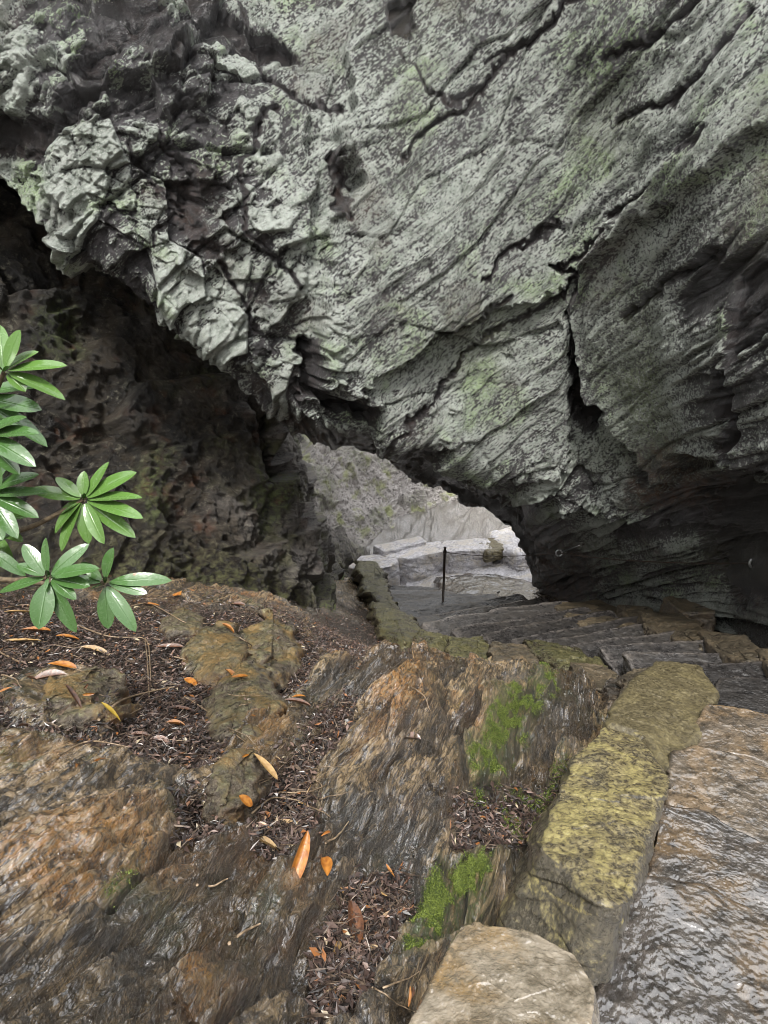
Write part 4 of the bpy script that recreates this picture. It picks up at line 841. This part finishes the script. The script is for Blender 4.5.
for (q, r_, lb) in TW:
    w = []
    for i in range(len(q) - 1):
        for t in np.linspace(0, 1, 6, endpoint=(i == len(q) - 2)):
            x = q[i][0] * (1 - t) + q[i + 1][0] * t; y = q[i][1] * (1 - t) + q[i + 1][1] * t; w.append(ZG.at(x, y) + np.array([0, 0, .022]))
    w = np.array(w)
    for _ in range(2): w[1:-1] = .25 * w[:-2] + .5 * w[1:-1] + .25 * w[2:]
    mb = MB(); mb.add(*tube(w, np.linspace(r_ * 1.5, r_ * .7, len(w)), 6)); o = mb.build('twig', M_ROOT, origin=w[0]); tag(o, lb, 'twig', 'short twigs in the litter' if lb.startswith('short loose') else 'longer twigs and roots on the ledge')
# ------------------------------------------------------------------ stuff: litter and moss
def visible_sample(mask, n, pw=1.):
    px, py, d = proj(GV); ok = (px > -40) & (px < 810) & (py > 560) & (py < 1064) & (d > .5) & (mask > .12)
    idx = np.nonzero(ok)[0]; w = mask[idx] ** pw * d[idx] ** 0; return rng.choice(idx, n, p=w / w.sum())
gn = None
def scatter(name, idx, L, Wd, m, jit, lift, kind='leaf'):
    n = len(idx); c = GV[idx] + rng.normal(0, .004, (n, 3)); c[:, 2] += lift * rng.random(n)
    az = rng.random(n) * 2 * np.pi; el = rng.normal(0, jit, n)
    x = np.stack([np.cos(az) * np.cos(el), np.sin(az) * np.cos(el), np.sin(el)], 1); y = np.stack([-np.sin(az), np.cos(az), rng.normal(0, jit, n)], 1); z = np.cross(x, y)
    l = L * (.5 + rng.random(n)) ; wd = Wd * (.5 + rng.random(n)); cu = rng.random(n) * .5 * wd
    V = np.stack([c - x * l[:, None] / 2, c + y * wd[:, None] / 2 + z * cu[:, None], c + x * l[:, None] / 2 + z * (l * rng.normal(0, .15, n))[:, None], c - y * wd[:, None] / 2 + z * cu[:, None]], 1).reshape(-1, 3)
    q = np.arange(4 * n).reshape(n, 4); tr = np.vstack([q[:, [0, 1, 2]], q[:, [0, 2, 3]]])
    return mesh_np(name, V, None, m, smooth=False, tris=tr, attrs={'lrand': np.repeat(rng.random(n), 4)})
def littermat():
    m = MT('leaf_litter_mix'); r = m.attr('lrand').outputs['Fac']
    c = m.mix(m.ramp(r, 0., .7), (.010, .008, .007), (.050, .032, .026)); c = m.mix(m.ramp(r, .82, .88), c, (.15, .10, .08)); c = m.mix(m.ramp(r, .95, .97), c, (.20, .08, .025)); c = m.mix(m.ramp(r, .985, .99), c, (.38, .32, .22))
    return m.done(c, .38, None, .4, .10, .15)
ix = visible_sample(G_LIT, 34000); o = scatter('leaf_litter', ix, .028, .009, littermat(), .28, .02); tag(o, kind='stuff'); o['label'] = 'dark wet litter of broken leaves and needles in the hollows'; o['category'] = 'litter'
ix = visible_sample(G_LIT, 5000); o = scatter('broad_leaf_litter', ix, .032, .012, littermat(), .35, .03); tag(o, 'wet broken brown leaves matted over the litter', 'leaf litter', kind='stuff')
ix = visible_sample(G_LIT, 6000); o = scatter('fine_twig_litter', ix, .06, .0030, simple_mat('pale_wet_twigs', (.05, .036, .028), (.20, .15, .11), .35, 40), .3, .03); tag(o, 'fine bare twigs and needles strewn through the litter', 'twig litter', kind='stuff')
def mossmat():
    m = MT('bright_moss'); r = m.attr('lrand').outputs['Fac']; n = m.noise(9, 4, .6)
    c = m.mix(m.ramp(m.mulsum((r, .6), (n, .6)), .3, .85), (.018, .032, .007), (.13, .165, .03)); return m.done(c, .6, None, .3)
px_, py_ = G_PX[:, 0], G_PX[:, 1]
mm = np.clip(sstep(vnoise(GV * 9, 70) + .4 * vnoise(GV * 30, 71), -.2, .25), 0, 1) * np.clip(G_MOSS * 1.6 - .45, 0, 1) * np.where(G_PX[:, 0] > 380, 1, .4)
ix = visible_sample(mm, 95000, 2.5); o = scatter('moss', ix, .0045, .0028, mossmat(), .9, .009); tag(o, 'bright green moss cushions on the ledge beside the kerb stones', 'moss', kind='stuff')
# ------------------------------------------------------------------ light
w = bpy.data.worlds.new("World"); sc.world = w; w.use_nodes = True; nt = w.node_tree; bg = nt.nodes['Background']
SUN_EL, SUN_AZ = math.radians(55), math.radians(190)   # azimuth measured from +Y toward +X: behind the camera
sky = nt.nodes.new('ShaderNodeTexSky'); sky.sky_type = 'NISHITA'; sky.sun_disc = False; sky.sun_elevation = SUN_EL; sky.sun_rotation = SUN_AZ; sky.air_density = 1.0; sky.dust_density = 3.0; sky.ozone_density = 1.0
hs = nt.nodes.new('ShaderNodeHueSaturation'); hs.inputs['Saturation'].default_value = .28; nt.links.new(sky.outputs[0], hs.inputs['Color']); mxn = nt.nodes.new('ShaderNodeMix'); mxn.data_type = 'RGBA'; mxn.inputs[0].default_value = .5; nt.links.new(hs.outputs[0], mxn.inputs[6]); tc = nt.nodes.new('ShaderNodeTexCoord'); sx = nt.nodes.new('ShaderNodeSeparateXYZ'); nt.links.new(tc.outputs['Generated'], sx.inputs[0]); mr = nt.nodes.new('ShaderNodeMapRange'); mr.inputs[1].default_value = .1; mr.inputs[2].default_value = .95; mr.inputs[3].default_value = 1.0; mr.inputs[4].default_value = 9.5; nt.links.new(sx.outputs[2], mr.inputs[0]); nt.links.new(mr.outputs[0], mxn.inputs[7]); nt.links.new(mxn.outputs[2], bg.inputs['Color']); bg.inputs['Strength'].default_value = .40
sl = bpy.data.lights.new('sun', 'SUN'); sl.energy = 5.0; sl.angle = math.radians(9); sl.color = (1, .97, .92); so = bpy.data.objects.new('sun', sl); COL.objects.link(so)
sd = Vector((math.sin(SUN_AZ) * math.cos(SUN_EL), math.cos(SUN_AZ) * math.cos(SUN_EL), math.sin(SUN_EL))); so.rotation_euler = sd.to_track_quat('Z', 'Y').to_euler(); so.location = (0, -3, 12)
sc.view_settings.view_transform = 'Standard'; sc.view_settings.look = 'None'; sc.view_settings.exposure = 0; sc.view_settings.gamma = 1
sc.cycles.filter_width = .9; sc.cycles.use_denoising = True; sc.cycles.denoiser = 'OPENIMAGEDENOISE'; sc.cycles.denoising_input_passes = 'RGB_ALBEDO_NORMAL'; sc.cycles.denoising_prefilter = 'ACCURATE'; sc.cycles.sample_clamp_direct = 5; sc.cycles.sample_clamp_indirect = 1.5; sc.cycles.adaptive_threshold = .01
sc.cycles.max_bounces = 5; sc.cycles.diffuse_bounces = 2; sc.cycles.glossy_bounces = 3
